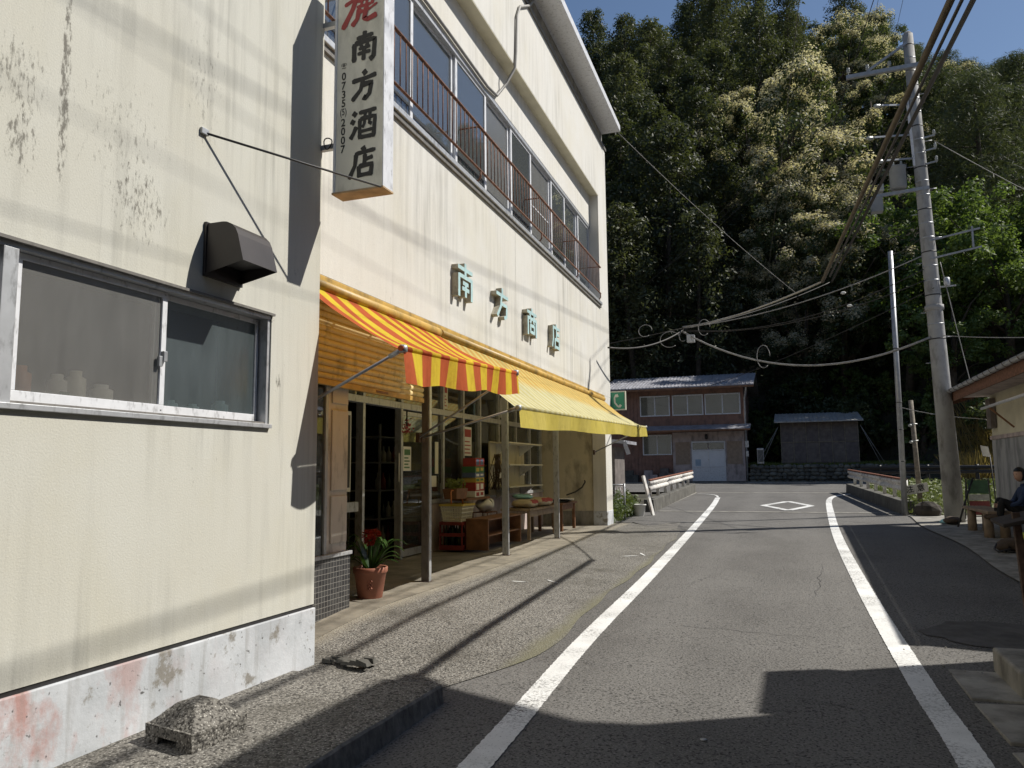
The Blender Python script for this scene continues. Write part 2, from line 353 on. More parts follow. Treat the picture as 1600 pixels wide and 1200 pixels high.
class MB:
    def __init__(s): s.v = []; s.f = []; s.m = []; s.sm = []
    def add(s, verts, faces, mi=0, smooth=False):
        k = len(s.v); s.v += [tuple(p) for p in verts]
        for f in faces: s.f.append(tuple(i + k for i in f)); s.m.append(mi); s.sm.append(smooth)
        return s
    def box(s, x0, x1, y0, y1, z0, z1, mi=0):
        return s.add([(x0, y0, z0), (x1, y0, z0), (x1, y1, z0), (x0, y1, z0), (x0, y0, z1), (x1, y0, z1), (x1, y1, z1), (x0, y1, z1)],
                     [(0, 3, 2, 1), (4, 5, 6, 7), (0, 1, 5, 4), (1, 2, 6, 5), (2, 3, 7, 6), (3, 0, 4, 7)], mi)
    def hexa(s, b, t, mi=0):    # bottom 4 pts, top 4 pts
        return s.add(list(b) + list(t), [(0, 3, 2, 1), (4, 5, 6, 7), (0, 1, 5, 4), (1, 2, 6, 5), (2, 3, 7, 6), (3, 0, 4, 7)], mi)
    def bar(s, p, q, w, h, up=(0, 0, 1), mi=0):      # rectangular bar p->q
        p = Vector(p); q = Vector(q); d = (q - p).normalized(); u = Vector(up)
        if abs(d.dot(u)) > .98: u = Vector((1, 0, 0))
        r = d.cross(u).normalized(); u = r.cross(d)
        a = [p + r * sx * w / 2 + u * sz * h / 2 for sx, sz in ((-1, -1), (1, -1), (1, 1), (-1, 1))]
        b = [x + (q - p) for x in a]
        return s.add(a + b, [(0, 3, 2, 1), (4, 5, 6, 7), (0, 1, 5, 4), (1, 2, 6, 5), (2, 3, 7, 6), (3, 0, 4, 7)], mi)
    def tube(s, pts, r, n=8, mi=0, cap=True):
        pts = [Vector(p) for p in pts]; rs = r if isinstance(r, (list, tuple)) else [r] * len(pts)
        k = len(s.v); ref = None
        for i, p in enumerate(pts):
            d = (pts[min(i + 1, len(pts) - 1)] - pts[max(i - 1, 0)]).normalized()
            if ref is None:
                ref = Vector((0, 0, 1)) if abs(d.z) < .9 else Vector((1, 0, 0))
            a = d.cross(ref).normalized(); b = a.cross(d).normalized(); ref = b
            for j in range(n):
                t = 2 * math.pi * j / n; s.v.append(tuple(p + (a * math.cos(t) + b * math.sin(t)) * rs[i]))
        for i in range(len(pts) - 1):
            for j in range(n):
                s.f.append((k + i * n + j, k + i * n + (j + 1) % n, k + (i + 1) * n + (j + 1) % n, k + (i + 1) * n + j)); s.m.append(mi); s.sm.append(True)
        if cap:
            s.f.append(tuple(k + j for j in range(n - 1, -1, -1))); s.m.append(mi); s.sm.append(False)
            e = k + (len(pts) - 1) * n; s.f.append(tuple(e + j for j in range(n))); s.m.append(mi); s.sm.append(False)
        return s
    def lathe(s, c, prof, n=20, mi=0):
        k = len(s.v); c = Vector(c)
        for r, z in prof:
            for j in range(n):
                t = 2 * math.pi * j / n; s.v.append((c.x + r * math.cos(t), c.y + r * math.sin(t), c.z + z))
        for i in range(len(prof) - 1):
            for j in range(n):
                s.f.append((k + i * n + j, k + i * n + (j + 1) % n, k + (i + 1) * n + (j + 1) % n, k + (i + 1) * n + j)); s.m.append(mi); s.sm.append(True)
        s.f.append(tuple(k + j for j in range(n - 1, -1, -1))); s.m.append(mi); s.sm.append(False)
        e = k + (len(prof) - 1) * n; s.f.append(tuple(e + j for j in range(n))); s.m.append(mi); s.sm.append(False)
        return s
    def grid(s, fn, nu, nv, mi=0, smooth=True):
        k = len(s.v)
        for i in range(nu + 1):
            for j in range(nv + 1): s.v.append(tuple(fn(i / nu, j / nv)))
        for i in range(nu):
            for j in range(nv):
                a = k + i * (nv + 1) + j; s.f.append((a, a + nv + 1, a + nv + 2, a + 1)); s.m.append(mi); s.sm.append(smooth)
        return s
    def prism(s, poly, z0, z1, mi=0):   # xy polygon ccw
        n = len(poly); vs_ = [(x, y, z0) for x, y in poly] + [(x, y, z1) for x, y in poly]
        fs = [tuple(range(n - 1, -1, -1)), tuple(range(n, 2 * n))] + [(i, (i + 1) % n, n + (i + 1) % n, n + i) for i in range(n)]
        return s.add(vs_, fs, mi)
    def build(s, name, mat, parent=None, bevel=0, solid=0, label=None, cat=None, group=None, kind=None, origin=None):
        off = ORG.get(parent.name, Vector()) if parent else Vector(origin or (0, 0, 0))
        me = bpy.data.meshes.new(name)
        me.from_pydata([(x - off.x, y - off.y, z - off.z) for x, y, z in s.v], [], s.f)
        for m in (mat if isinstance(mat, (list, tuple)) else [mat]): me.materials.append(MT[m] if isinstance(m, str) else m)
        me.polygons.foreach_set('material_index', s.m); me.polygons.foreach_set('use_smooth', s.sm); me.update()
        o = bpy.data.objects.new(name, me); C.objects.link(o)
        if parent: o.parent = parent
        elif origin: o.location = origin
        ORG[o.name] = off
        if solid:
            md = o.modifiers.new('solid', 'SOLIDIFY'); md.thickness = solid; md.offset = 0
        if bevel:
            md = o.modifiers.new('bevel', 'BEVEL'); md.width = bevel; md.segments = 2; md.limit_method = 'ANGLE'; md.angle_limit = R(35)
        tag(o, label, cat, group, kind); return o

def copy_tree(o, loc=None, parent=None, rot=None, scale=None):
    c = o.copy(); C.objects.link(c); c.parent = parent
    if loc is not None: c.location = loc
    if rot is not None: c.rotation_euler = rot
    if scale is not None: c.scale = scale
    ORG[c.name] = Vector(c.location)
    for ch in list(o.children):
        copy_tree(ch, parent=c)
    return c
def text_mesh(body, size, bold=0.0, align='CENTER'):
    cu = bpy.data.curves.new('t', 'FONT'); cu.body = body; cu.size = size; cu.align_x = align; cu.align_y = 'CENTER'; cu.offset = bold; cu.resolution_u = 4
    o = bpy.data.objects.new('t', cu); C.objects.link(o); bpy.context.view_layer.update()
    me = bpy.data.meshes.new_from_object(o.evaluated_get(bpy.context.evaluated_depsgraph_get()))
    vs_ = [tuple(v.co) for v in me.vertices]; fs = [tuple(p.vertices) for p in me.polygons]
    bpy.data.objects.remove(o); bpy.data.curves.remove(cu); bpy.data.meshes.remove(me); return vs_, fs
def stroke_poly(pts, w0, w1=None, n=6, brush=False):
    """outline (left, right) of a thick polyline in 2-D"""
    pts = [Vector((x, y)) for x, y in pts]; L = []; Rr = []
    # resample
    q = []
    for i in range(len(pts) - 1):
        for k in range(n): q.append(pts[i].lerp(pts[i + 1], k / n))
    q.append(pts[-1]); N = len(q)
    for i, p in enumerate(q):
        d = (q[min(i + 1, N - 1)] - q[max(i - 1, 0)]).normalized(); nrm = Vector((-d.y, d.x))
        t = i / (N - 1); w = w0 + ((w1 if w1 is not None else w0) - w0) * t
        if brush: w *= (1 + .28 * (2 * abs(t - .5)) ** 2 - .10) * (.55 if i in (0, N - 1) else 1)
        L.append(p + nrm * w / 2); Rr.append(p - nrm * w / 2)
    return L, Rr
random.seed(7)
TH = R(1.26); PIV = Vector((-3.6, 5.3, 0))
def turn(o):
    """the shop stands 1.26 degrees off the line of its neighbour: turn a thing built square to it"""
    o.location = PIV + Matrix.Rotation(TH, 3, 'Z') @ (Vector(o.location) - PIV); o.rotation_euler.z += TH; return o

# =================================================================== GROUND, ROADS
def zr(y): return .02 * min(max(y - 3, 0), 35)
def smooth(a, b, x):
    t = min(1, max(0, (x - a) / (b - a))); return t * t * (3 - 2 * t)
def zb(y):                                   # level of the apron along the shop
    if y < 5: return .147
    return .147 + .118 * smooth(4.6, 6.6, y)
def hill(x, y):
    base = 47.5 - 8.5 * smooth(4.5, 10, x) - 3 * smooth(14, 40, x) + 3 * smooth(-12, -30, x)
    r = x / max(y, 1)
    sl = .80 - .25 * smooth(.0, .24, r)
    d = y - base
    if d <= 0: return zr(y) - .06
    lim = 61 + 5 * math.sin(x * .09)
    z = zr(y) + sl * (min(d, lim) + .12 * max(0, d - lim)) * smooth(-1, 5, d) + 1.1 * smooth(0, 1.2, d)
    return z + 1.3 * mnoise.noise((x * .09, y * .09, 3)) * smooth(2, 10, d)
def terrain(x, y):          # unseen slopes added on both sides and behind to cut sky light
    z = hill(x, y) if y > 30 else zr(y) - .06
    side = max(.72 * min(max(0, -26 - x), 70), .68 * min(max(0, x - 34), 70), .62 * min(max(0, -42 - y), 80))
    return max(z, zr(y) - .06 + side)
xs = [-400, -200, -120, -80, -60] + [i * 3 for i in range(-18, 22)] + [80, 120, 200, 400]
ys = [-300, -100, -40, -20] + [i * 2.5 for i in range(-6, 56)] + [150, 180, 240, 400, 700]
m = MB()
for y in ys:
    for x in xs:
        m.v.append((x, y, terrain(x, y) - .03))
nx = len(xs)
for j in range(len(ys) - 1):
    for i in range(nx - 1):
        a = j * nx + i; m.f.append((a, a + 1, a + nx + 1, a + nx)); m.m.append(0); m.sm.append(True)
ground = m.build('ground', 'soil', kind='structure')

def sheet(name, left, right, y0, y1, dz, mat, ny=40, nx_=6, zf=None, parent=None, kind='structure'):
    zf = zf or (lambda x, y: zr(y))
    mm = MB()
    mm.grid(lambda u, v: ((lambda y: (left(y) + (right(y) - left(y)) * v, y, zf(left(y) + (right(y) - left(y)) * v, y) + dz))(y0 + (y1 - y0) * u)), ny, nx_)
    mm.f = [f[::-1] for f in mm.f]
    return mm.build(name, mat, parent, kind=None if parent else kind)
road = sheet('road', lambda y: -2.25 - .9 * smooth(6.5, 5.8, y) * smooth(3, 4.2, y) - .25 * smooth(16, 18, y) - 1.0 * smooth(16.3, 17.2, y), lambda y: 2.55 if y > 7 else 1.5, -14, 31.2, 0, 'asphalt', 60, 8)
sheet('road_crossing', lambda y: -60, lambda y: 60, 31.2, 43.4, .002, 'asphalt', 8, 40)
# painted lines: children of the road
def ribbon(pts, w, dz, mat, name, parent, jag=.0035, step=.02):
    P = [Vector(p) for p in pts]; L = []
    # catmull-rom
    for i in range(len(P) - 1):
        p0 = P[max(i - 1, 0)]; p1 = P[i]; p2 = P[i + 1]; p3 = P[min(i + 2, len(P) - 1)]
        n = max(2, int((p2 - p1).length / step))
        for k in range(n):
            t = k / n
            L.append(.5 * ((2 * p1) + (p2 - p0) * t + (2 * p0 - 5 * p1 + 4 * p2 - p3) * t * t + (3 * p1 - p0 - 3 * p2 + p3) * t ** 3))
    L.append(P[-1]); mm = MB(); rr = random.Random(3)
    for i, p in enumerate(L):
        d = (L[min(i + 1, len(L) - 1)] - L[max(i - 1, 0)]).normalized(); n = Vector((-d.y, d.x))
        for s_ in (1, -1):
            q = p + n * s_ * (w / 2 + rr.uniform(-jag, jag)); mm.v.append((q.x, q.y, zr(q.y) + dz))
        if i: k = 2 * i; mm.f.append((k - 2, k - 1, k + 1, k)); mm.m.append(0); mm.sm.append(False)
    return mm.build(name, mat, parent)
ribbon([(-1.40, -6), (-1.47, 0), (-1.57, 3.73), (-1.70, 6.48), (-1.77, 9.99), (-1.95, 16), (-2.2, 23), (-2.43, 27.4)], .165, .006, 'line', 'edge_line', road)
ribbon([(-2.44, 27.5), (-2.62, 28.8), (-3.0, 29.6), (-3.4, 30.0)], .07, .006, 'line', 'edge_line', road)
ribbon([(.84, -6), (.81, 0), (.78, 4.47), (.74, 5.89), (.70, 9.66), (.72, 15.1), (.86, 21), (1.06, 26.3), (1.4, 28.6), (2.1, 30.2)], .165, .006, 'line', 'edge_line', road)
dm = [(-.83, 23.47), (-.16, 25.4), (.47, 23.4), (-.14, 21.6)]
for i in range(4):
    a = Vector(dm[i]); b = Vector(dm[(i + 1) % 4]); d = (b - a).normalized() * .05
    ribbon([a - d * 0, b - d], .20, .006 + .0015 * i, 'line', 'diamond_marking', road, .003, .3)
m = MB()
for yy, w in ((20.9, .22), (30.6, .25)):
    m.add([(-3.4, yy, zr(yy) + .004), (2.5, yy, zr(yy) + .004), (2.5, yy + w, zr(yy + w) + .004), (-3.4, yy + w, zr(yy + w) + .004)], [(0, 1, 2, 3)])
m.build('bridge_joint', 'concrete', road)
m = MB(); m.add([(-3.4, 20.82, zr(20.82) + .005), (2.5, 20.82, zr(20.82) + .005), (2.5, 20.88, zr(20.88) + .005), (-3.4, 20.88, zr(20.88) + .005)], [(0, 1, 2, 3)])
m.build('joint_seal', 'iron', road)
rc = random.Random(31)
for x0, y0, x1, y1 in ((-1.5, 7.25, .6, 7.05), (-.9, 12.1, .5, 12.9), (-1.55, 16.2, .7, 16.6), (.15, 8.6, .35, 11.8), (-1.3, 9.2, -.9, 10.6), (-.2, 5.4, .62, 5.1)):
    pts = []; n = 26
    for i in range(n + 1):
        t_ = i / n; pts.append(Vector((x0 + (x1 - x0) * t_ + rc.gauss(0, .022), y0 + (y1 - y0) * t_ + rc.gauss(0, .022))))
    q = MB()
    for i, c in enumerate(pts):
        d = (pts[min(i + 1, n)] - pts[max(i - 1, 0)]).normalized(); nn = Vector((-d.y, d.x)) * rc.uniform(.0012, .0042) * math.sin(math.pi * (i + .3) / (n + .6))
        q.v += [(c.x + nn.x, c.y + nn.y, zr(c.y) + .0025), (c.x - nn.x, c.y - nn.y, zr(c.y) + .0025)]
        if i: q.f.append((2 * i - 2, 2 * i - 1, 2 * i + 1, 2 * i)); q.m.append(0); q.sm.append(False)
    q.build('asphalt_crack', 'iron', road)
# patched, cracked strip of asphalt at the right edge
m = MB(); rr = random.Random(5)
ring = [(1.62 + .62 * math.cos(t) + rr.uniform(-.05, .05), 7.55 + .55 * math.sin(t) + rr.uniform(-.05, .05)) for t in [i * math.tau / 26 for i in range(26)]]
m.add([(x, y, zr(y) + .007) for x, y in ring], [tuple(range(26))]); m.build('asphalt_patch', 'patch', road)
for i, (x0, x1, y0, y1) in enumerate(((.98, 1.28, 5.62, 6.35), (.99, 1.29, 4.85, 5.6), (1.0, 1.3, 3.9, 4.83))):
    m = MB(); m.prism([(x0 + .02 * i, y0), (x1, y0), (x1, y1), (x0 - .01, y1 - .05 * i)], zr(y0) - .04, zr(y0) + .016 + .004 * i); m.build('gutter_slab', 'concrete', road, bevel=.006)
m = MB()
for k in range(40):
    x = 1.0 + random.gauss(0, .28); y = 6.5 + random.gauss(0, .35); r_ = random.uniform(.002, .008)
    m.lathe((x, y, zr(y) + .004), [(r_ * .7, 0), (r_, r_ * .5), (r_ * .5, r_)], 5)
m.build('asphalt_crumbs', 'concrete', road, kind='stuff')
m = MB(); m.lathe((-.52, 4.45, zr(4.45) + .001), [(.016, 0), (.02, .006), (.012, .009)], 14); m.build('survey_nail', 'galv', road)

# sidewalk by the near building: slab with a real kerb face, then the apron in front of the shop
m = MB()
def side_edge(y): return -2.17 - .006 * math.sin(y * 1.1)
N = 140
for i in range(N + 1):
    y = -8 + (4.62 + 8) * i / N; e = side_edge(y); z = .147 + .004 * math.sin(y * 2.2)
    ch = .010 * mnoise.noise((y * 5.3, 1, 2)) + .006 * mnoise.noise((y * 17, 4, 2)); m.v += [(-3.6, y, z), (e - .05, y, z), (e - .012 + ch, y, z - .003), (e + ch, y, z - .016), (e + .02, y, zr(y) - .05)]
for i in range(N):
    for j in range(4):
        a = i * 5 + j; m.f.append((a, a + 1, a + 6, a + 5)); m.m.append(0 if j < 2 else 1); m.sm.append(False)
m.v += []
sidewalk = m.build('sidewalk', ['aggregate', 'kerbside'], kind='structure')
def ap_edge(y): return -1.86 - .012 * y + .03 * math.sin(y * 1.3) + .02 * math.sin(y * 4.1) - .45 * smooth(6.0, 4.55, y) - .3 * smooth(14, 17.5, y)
def apz(x, y):
    e = ap_edge(y); t = min(1, max(0, (e - x) / (e + 3.6)))
    a = zr(y) + .003
    return a + (zb(y) - a) * t
sheet('shop_apron', lambda y: -3.62, ap_edge, 4.56, 17.7, .004, 'apron', 70, 14, apz)
rs = random.Random(77)
for cx, cy, L_, W_, an_ in ((-3.02, 8.55, .20, .05, .5), (-2.72, 8.85, .22, .04, -.5), (-2.35, 11.6, .3, .05, .8), (-2.2, 11.9, .25, .04, 2.0)):
    n = 16; ring = []
    for k in range(n):
        t_ = k * math.tau / n; r_ = 1 + rs.uniform(-.35, .25); a_, b_ = math.cos(t_) * L_ / 2 * r_, math.sin(t_) * W_ / 2 * r_
        X_, Y_ = cx + a_ * math.cos(an_) - b_ * math.sin(an_), cy + a_ * math.sin(an_) + b_ * math.cos(an_); ring.append((X_, Y_, apz(X_, Y_) + .009))
    m = MB(); m.add(ring, [tuple(range(n))]); m.build('paint_smear', 'line', road)
sheet('shop_floor', lambda y: -9.2, lambda y: -3.60, 4.9, 17.7, .002, 'floor', 30, 4, lambda x, y: zb(y) + .004)
sheet('roadside_strip', lambda y: -9, lambda y: -2.5, 17.6, 20.9, -.012, 'asphalt', 10, 8)
sheet('right_forecourt', lambda y: 2.45 + .06 * math.sin(y), lambda y: 9, 6.9, 20.2, .022, 'concrete', 30, 6)
sheet('bridge_side', lambda y: -4.2, lambda y: -3.2, 20.9, 31.2, -.01, 'concrete', 10, 2)
m = MB(); m.box(-60, 60, 43.42, 43.56, .55, .74); m.build('road_kerb', 'concrete', kind='structure')
m = MB(); m.box(-2.2, 60, 43.2, 43.32, .700, .7045); m.build('edge_line', 'line', road)
m = MB(); m.box(4.2, 60, 34.6, 39.2, .69, .7065); m.build('pale_roadside', 'concrete', kind='structure')
# raised kerb block at the right with the information board
kb = thing('kerb_block', 'raised concrete kerb stones carrying the dark board post at right edge', 'kerb', (1.6, 5.0, .0))
for i, (y0, y1) in enumerate(((5.72, 6.42), (4.9, 5.70), (4.05, 4.88), (3.1, 4.03))):
    m = MB(); m.box(1.27 + .012 * i, 3.0, y0, y1, 0, .225 - .01 * (i % 2)); m.build('kerb_stone', 'concrete', kb, bevel=.018)
m = MB(); m.box(1.42, 1.9, 5.1, 5.62, .22, .229); m.build('tactile_plate', 'alu_white', kb)

# =================================================================== NEAR BUILDING (left)
XL = -3.3; YE = 4.87
lb = thing('stucco_building', 'cream stucco building at left with a grey peeling plinth and aluminium window', 'building', (-5, 0, 0))
# wall with a window opening  (y 0.1..4.33, z 1.83..2.56)
wy0, wy1, wz0, wz1 = -.6, 4.31, 1.815, 2.565
m = MB()
ZT = 9.5
m.box(-9, XL, -30, wy0, .55, ZT); m.box(-9, XL, wy1, YE, .55, ZT)  # lengthened far back out of view to cut sky light
m.box(-9, XL, wy0, wy1, .55, wz0); m.box(-9, XL, wy0, wy1, wz1, ZT)
m.build('wall', 'stucco', lb)
m = MB(); m.box(-9, XL + .012, -30, YE + .006, .0, .525); m.build('plinth', 'plinth', lb, bevel=.006)
m = MB(); m.box(-9, XL - .006, -30, YE - .004, .525, .55); m.build('plinth_joint', 'iron', lb)
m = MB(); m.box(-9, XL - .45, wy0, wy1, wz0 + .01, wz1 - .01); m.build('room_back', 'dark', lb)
# window: outer frame, mullion, two sashes per unit
wf = MB()
xo = XL - .03
wf.box(xo - .10, xo + .055, wy0, wy1, wz0 - .022, wz0 + .006)          # sill
wf.box(xo - .10, xo + .025, wy0, wy1, wz1 - .03, wz1 + .0)             # head
wf.box(xo - .10, xo + .02, wy1 - .028, wy1, wz0 + .006, wz1 - .03)
wf.box(xo - .10, xo + .03, 2.40, 2.475, wz0 + .006, wz1 - .03)
win = wf.build('window_frame', 'alu', lb, bevel=.003)
m = MB(); m.box(xo - .1, xo + .015, wy0, wy1, wz0 + .006, wz0 + .02); m.build('window_track', 'alu_dark', win)
m = MB(); m.box(xo + .026, xo + .052, wy0, wy1 + .012, wz1 - .004, wz1 + .012); m.build('drip_edge', 'alu_dark', win)
def sash(y0, y1, x, glass, rail=.045, low=.05):
    f = MB(); z0, z1 = wz0 + .021, wz1 - .032
    f.box(x - .022, x, y0, y1, z0, z0 + low); f.box(x - .022, x, y0, y1, z1 - .03, z1)
    f.box(x - .022, x, y0, y0 + rail, z0 + low, z1 - .03); f.box(x - .022, x, y1 - rail * .8, y1, z0 + low, z1 - .03)
    fr = f.build('sash', 'alu_white', lb, bevel=.002)
    g = MB(); ya, yb_ = y0 + rail - .004, y1 - rail * .8 + .004; za, zb_ = z0 + low - .004, z1 - .026; g.add([(x - .012, ya, za), (x - .012, yb_, za), (x - .012, yb_, zb_), (x - .012, ya, zb_)], [(0, 1, 2, 3)]); g.build('pane', glass, fr)
    for yy in (y0 + .02, y1 - .02):
        for zz in (z0 + .02, z1 - .015):
            s_ = MB(); s_.lathe((x, yy, zz), [(.005, -.001), (.005, .002)], 6); s_.build('screw', 'alu_dark', fr)
    return fr
s1 = sash(2.48, 3.42, xo - .012, 'frost'); sash(3.36, 4.27, xo - .045, 'frost_dark', .03); sash(1.4, 2.40, xo - .012, 'frost')
m = MB(); m.box(xo - .012, xo + .012, 3.385, 3.412, 2.13, 2.19); m.box(xo - .012, xo + .004, 3.36, 3.384, 2.10, 2.16); m.build('latch', 'galv', s1, bevel=.003)
# bottles and jars on the sill behind the frosted glass (things of their own)
for i, (y, r_, h, mt, lab) in enumerate(((2.86, .045, .17, 'paper', 'white jar with green mark behind frosted pane'), (2.97, .05, .20, 'plastic_white', 'tallest pale bottle behind the frosted left pane'),
        (3.14, .06, .145, 'paper', 'wide pale tub behind frosted pane beside the sash stile'), (3.62, .045, .10, 'paper', 'small white jar at left behind the rippled pane'),
        (3.80, .04, .09, 'paper', 'middle small white jar behind the rippled pane'), (4.06, .055, .13, 'paper', 'pale lidded jar at right behind the rippled pane'), (2.66, .05, .19, 'plastic_orange', 'dull reddish bottle behind the left end of frosted pane'))):
    m = MB(); m.lathe((xo - .115 - r_, y, wz0 + .02), [(r_ * .9, 0), (r_, .01), (r_, h * .8), (r_ * .6, h * .86), (r_ * .6, h)], 14)
    j = m.build('sill_jar', mt, label=lab, cat='jar', group='jars behind the window glass')
    if i == 0:
        m = MB(); m.box(xo - .115, xo - .112, y - .02, y + .035, wz0 + .05, wz0 + .1); m.build('jar_mark', 'pgreen', j)
m = MB(); m.box(xo - .25, xo - .105, wy0, wy1, wz0 - .02, wz0 + .018); m.build('inner_sill', 'wood_pale', lb)
# vent hood
vh = thing('vent_hood', 'dark brown steel vent hood on the cream wall above the window', 'vent hood', (XL, 3.8, 2.85))
y0, y1, xf = 3.65, 3.97, -3.01
prof = [(XL + .002, 2.70), (XL + .002, 3.01), (XL + .13, 3.01)] + [(XL + .13 + .12 * math.sin(t), 2.89 + .12 * math.cos(t)) for t in [R(a) for a in (15, 35, 55, 75)]] + [(xf, 2.757)]
m = MB(); n = len(prof)
V = [(x, y0, z) for x, z in prof] + [(x, y1, z) for x, z in prof]
F = [(i, i + 1, n + i + 1, n + i) for i in range(1, n - 1)] + [tuple(range(n - 1, -1, -1)), tuple(range(n, 2 * n))]
m.add(V, F); m.build('hood_shell', 'hood', vh, solid=.004)
m = MB(); m.box(XL + .001, XL + .02, y0 - .012, y1 + .012, 2.685, 3.022); m.build('back_flange', 'hood', vh, bevel=.002)
m = MB(); m.box(XL + .002, xf - .03, y0 + .01, y1 - .01, 2.79, 2.80); m.build('inner_baffle', 'iron', vh)
# broken bit of gutter at the building corner and the concrete foot block
m = MB(); rr = random.Random(9)
for k in range(26):
    p = Vector((-3.2 + rr.uniform(-.05, .3), 4.98 + rr.uniform(-.06, .06), .138)); s_ = rr.uniform(.015, .05)
    m.hexa([p + Vector((a * s_, b * s_ * .6, rr.uniform(-.01, 0))) for a, b in ((-1, -1), (1, -1), (1.2, 1), (-1, 1))], [p + Vector((a * s_ * .8, b * s_ * .5, s_ * rr.uniform(.3, .9))) for a, b in ((-1, -1), (1, -1), (.7, 1), (-1, .8))])
m.build('broken_mortar', 'concrete_dark', label='crumbled dark mortar lump on the ground at the plinth corner', cat='rubble')
cbk = thing('concrete_block', 'weathered pyramid shaped concrete foot block lying on the sidewalk by the plinth', 'block', (-2.95, 3.33, .147))
def bq(u, v, z): return (-2.95 + u * .975 + v * .11, 3.33 - u * .20 + v * .98, z)
def quad4(u0, u1, v0, v1, z): return [bq(u0, v0, z), bq(u1, v0, z), bq(u1, v1, z), bq(u0, v1, z)]
for u0, u1 in ((-.185, -.085), (.065, .185)):
    m = MB(); m.hexa(quad4(u0, u1, -.18, .18, .147), quad4(u0, u1, -.178, .178, .188)); m.build('foot', 'aggregate', cbk, bevel=.004)
m = MB(); m.grid(lambda u, v: (lambda a, b: bq(a * (1 + .02 * mnoise.noise((a * 40, b * 40, 1))), b * (1 + .02 * mnoise.noise((a * 40, b * 40, 7))), .236 + min(.095, .16 * (1 - max(abs(a) / .178, abs(b) / .172))) + .002 * mnoise.noise((a * 60, b * 60, 3)) + .0012 * mnoise.noise((a * 150, b * 150, 3))))(-.182 + .364 * u, -.176 + .352 * v), 44, 44, smooth=False)
m.hexa(quad4(-.185, .185, -.18, .18, .1885), quad4(-.186, .186, -.181, .181, .24)); m.build('cap', 'aggregate', cbk)
# =================================================================== SHOP BUILDING
XS = -3.6; YS = 4.9; YN = 17.40; YP = 16.50
sb = thing('shop_building', 'two storey white stucco shop with upper window band and recessed ground floor', 'building', (-6, 10, 0))
m = MB()
m.box(XS - .25, XS, YS - .6, 10.485, 3.13, 5.12); m.box(XS - .25, XS, 10.495, YN, 3.13, 5.12)
m.box(XS - .256, XS - .006, 10.485, 10.495, 3.13, 5.12)
m.build('lower_wall', 'store', sb)
m = MB(); m.box(XS - .35, XS, YS - .6, YN, 7.68, 9.06); m.build('upper_wall', 'store_up', sb)
m = MB(); m.box(XS - .35, XS, YP, YN, 5.12, 7.68); m.build('corner_pier', 'store_up', sb)
XR = XS - .20
m = MB(); m.box(XR - .15, XR, YS - .6, YP, 6.98, 7.678); m.build('lintel_wall', 'store_up', sb)
m = MB(); m.box(XR + .001, XS - .004, YS - .6, YP - .001, 7.665, 7.6795); m.build('beam_soffit', 'soffit', sb)
m = MB(); m.box(-12, XS - .36, YN - .25, YN - .005, .2, 9.05); m.box(-12, -11.7, 4.0, YN - .25, .2, 9.05); m.build('rear_wall', 'store_up', sb)
m = MB(); m.box(XS - .3, XS + .03, YS - .6, YN + .03, 9.06, 9.12); m.build('parapet_ledge', 'alu_dark', sb)
m = MB(); m.box(-11.8, XS - .05, YS - .6, YN - .05, 9.12, 9.56); m.build('attic_band', 'concrete', sb)
m = MB(); m.hexa([(-12.1, YS - .6, 9.5), (XS + .40, YS - .6, 9.50), (XS + .40, YN - .05, 9.47), (-12.1, YN - .05, 9.5)], [(-12.1, YS - .6, 9.72), (XS + .40, YS - .6, 9.66), (XS + .40, YN - .05, 9.63), (-12.1, YN - .05, 9.70)])
m.build('roof', 'alu_white', sb, bevel=.01)
m = MB(); m.box(XS - .1, XS + .055, YS - .6, YP - .001, 5.125, 5.185); m.build('sill_ledge', 'alu', sb, bevel=.006)
m = MB(); m.box(XS - .02, XS + .03, YS - .6, YP - .001, 5.065, 5.124); m.build('sill_flashing', 'alu_dark', sb)
# panels seams
# window units: (y0,y1,kind)
cuts = [5.0, 7.5, 8.75, 9.9, 11.0, 12.1, 13.35, 14.37, 15.45, 16.49]
units = [(cuts[i] + .02, cuts[i + 1] - .02) for i in range(9)]
kinds = ['glass', 'glass', 'glass', 'curtain', 'glass', 'curtain', 'open', 'glass', 'glass']
m = MB(); m.box(XR - .12, XR - .005, YS - .6, YP, 6.92, 6.98); m.box(XR - .12, XS - .11, YS - .6, YP, 5.16, 5.23); m.build('window_head', 'alu', sb)
for i, ((a, b), k) in enumerate(zip(units, kinds)):
    x = XR - .03 - (.035 if i % 2 else 0)
    f = MB(); z0, z1 = 5.231, 6.919; w = .045
    f.box(x - .03, x, a - .02, a + w, z0, z1); f.box(x - .03, x, b - w, b + .02, z0, z1)
    f.box(x - .03, x, a + w, b - w, z0, z0 + .06); f.box(x - .03, x, a + w, b - w, z1 - .04, z1)
    if i in (5,): f.box(x - .026, x - .004, a + w, b - w, 6.05, 6.07)
    fr = f.build('window', 'alu_white', sb)
    g = MB(); g.box(x - .018, x - .012, a + w, b - w, z0 + .06, z1 - .04); g.build('pane', 'glass' if k != 'curtain' else 'frost', fr)
    if k == 'curtain':
        c = MB(); c.grid(lambda u, v: (x - .06 + .012 * math.sin(u * 40), a + .03 + (b - a - .06) * u, z0 + (z1 - z0) * v), 40, 2); c.build('curtain', 'curtain', fr)
    elif i in (0, 1, 2, 7, 8, 4):
        hgt = (.55, .62, .7, .9, 1.2, 0, 0, 1.3, 1.3)[i]
        c = MB(); c.grid(lambda u, v: (x - .10 + .015 * math.sin(u * 33 + i), a + .25 * (b - a) + (b - a) * .7 * u, z0 + hgt * v), 36, 2); c.build('curtain', 'curtain', fr)
m = MB(); m.box(XR - .20, XR - .175, 8.25, 8.34, 5.2, 5.9); m.build('leaning_plank', 'wood_beige', sb)
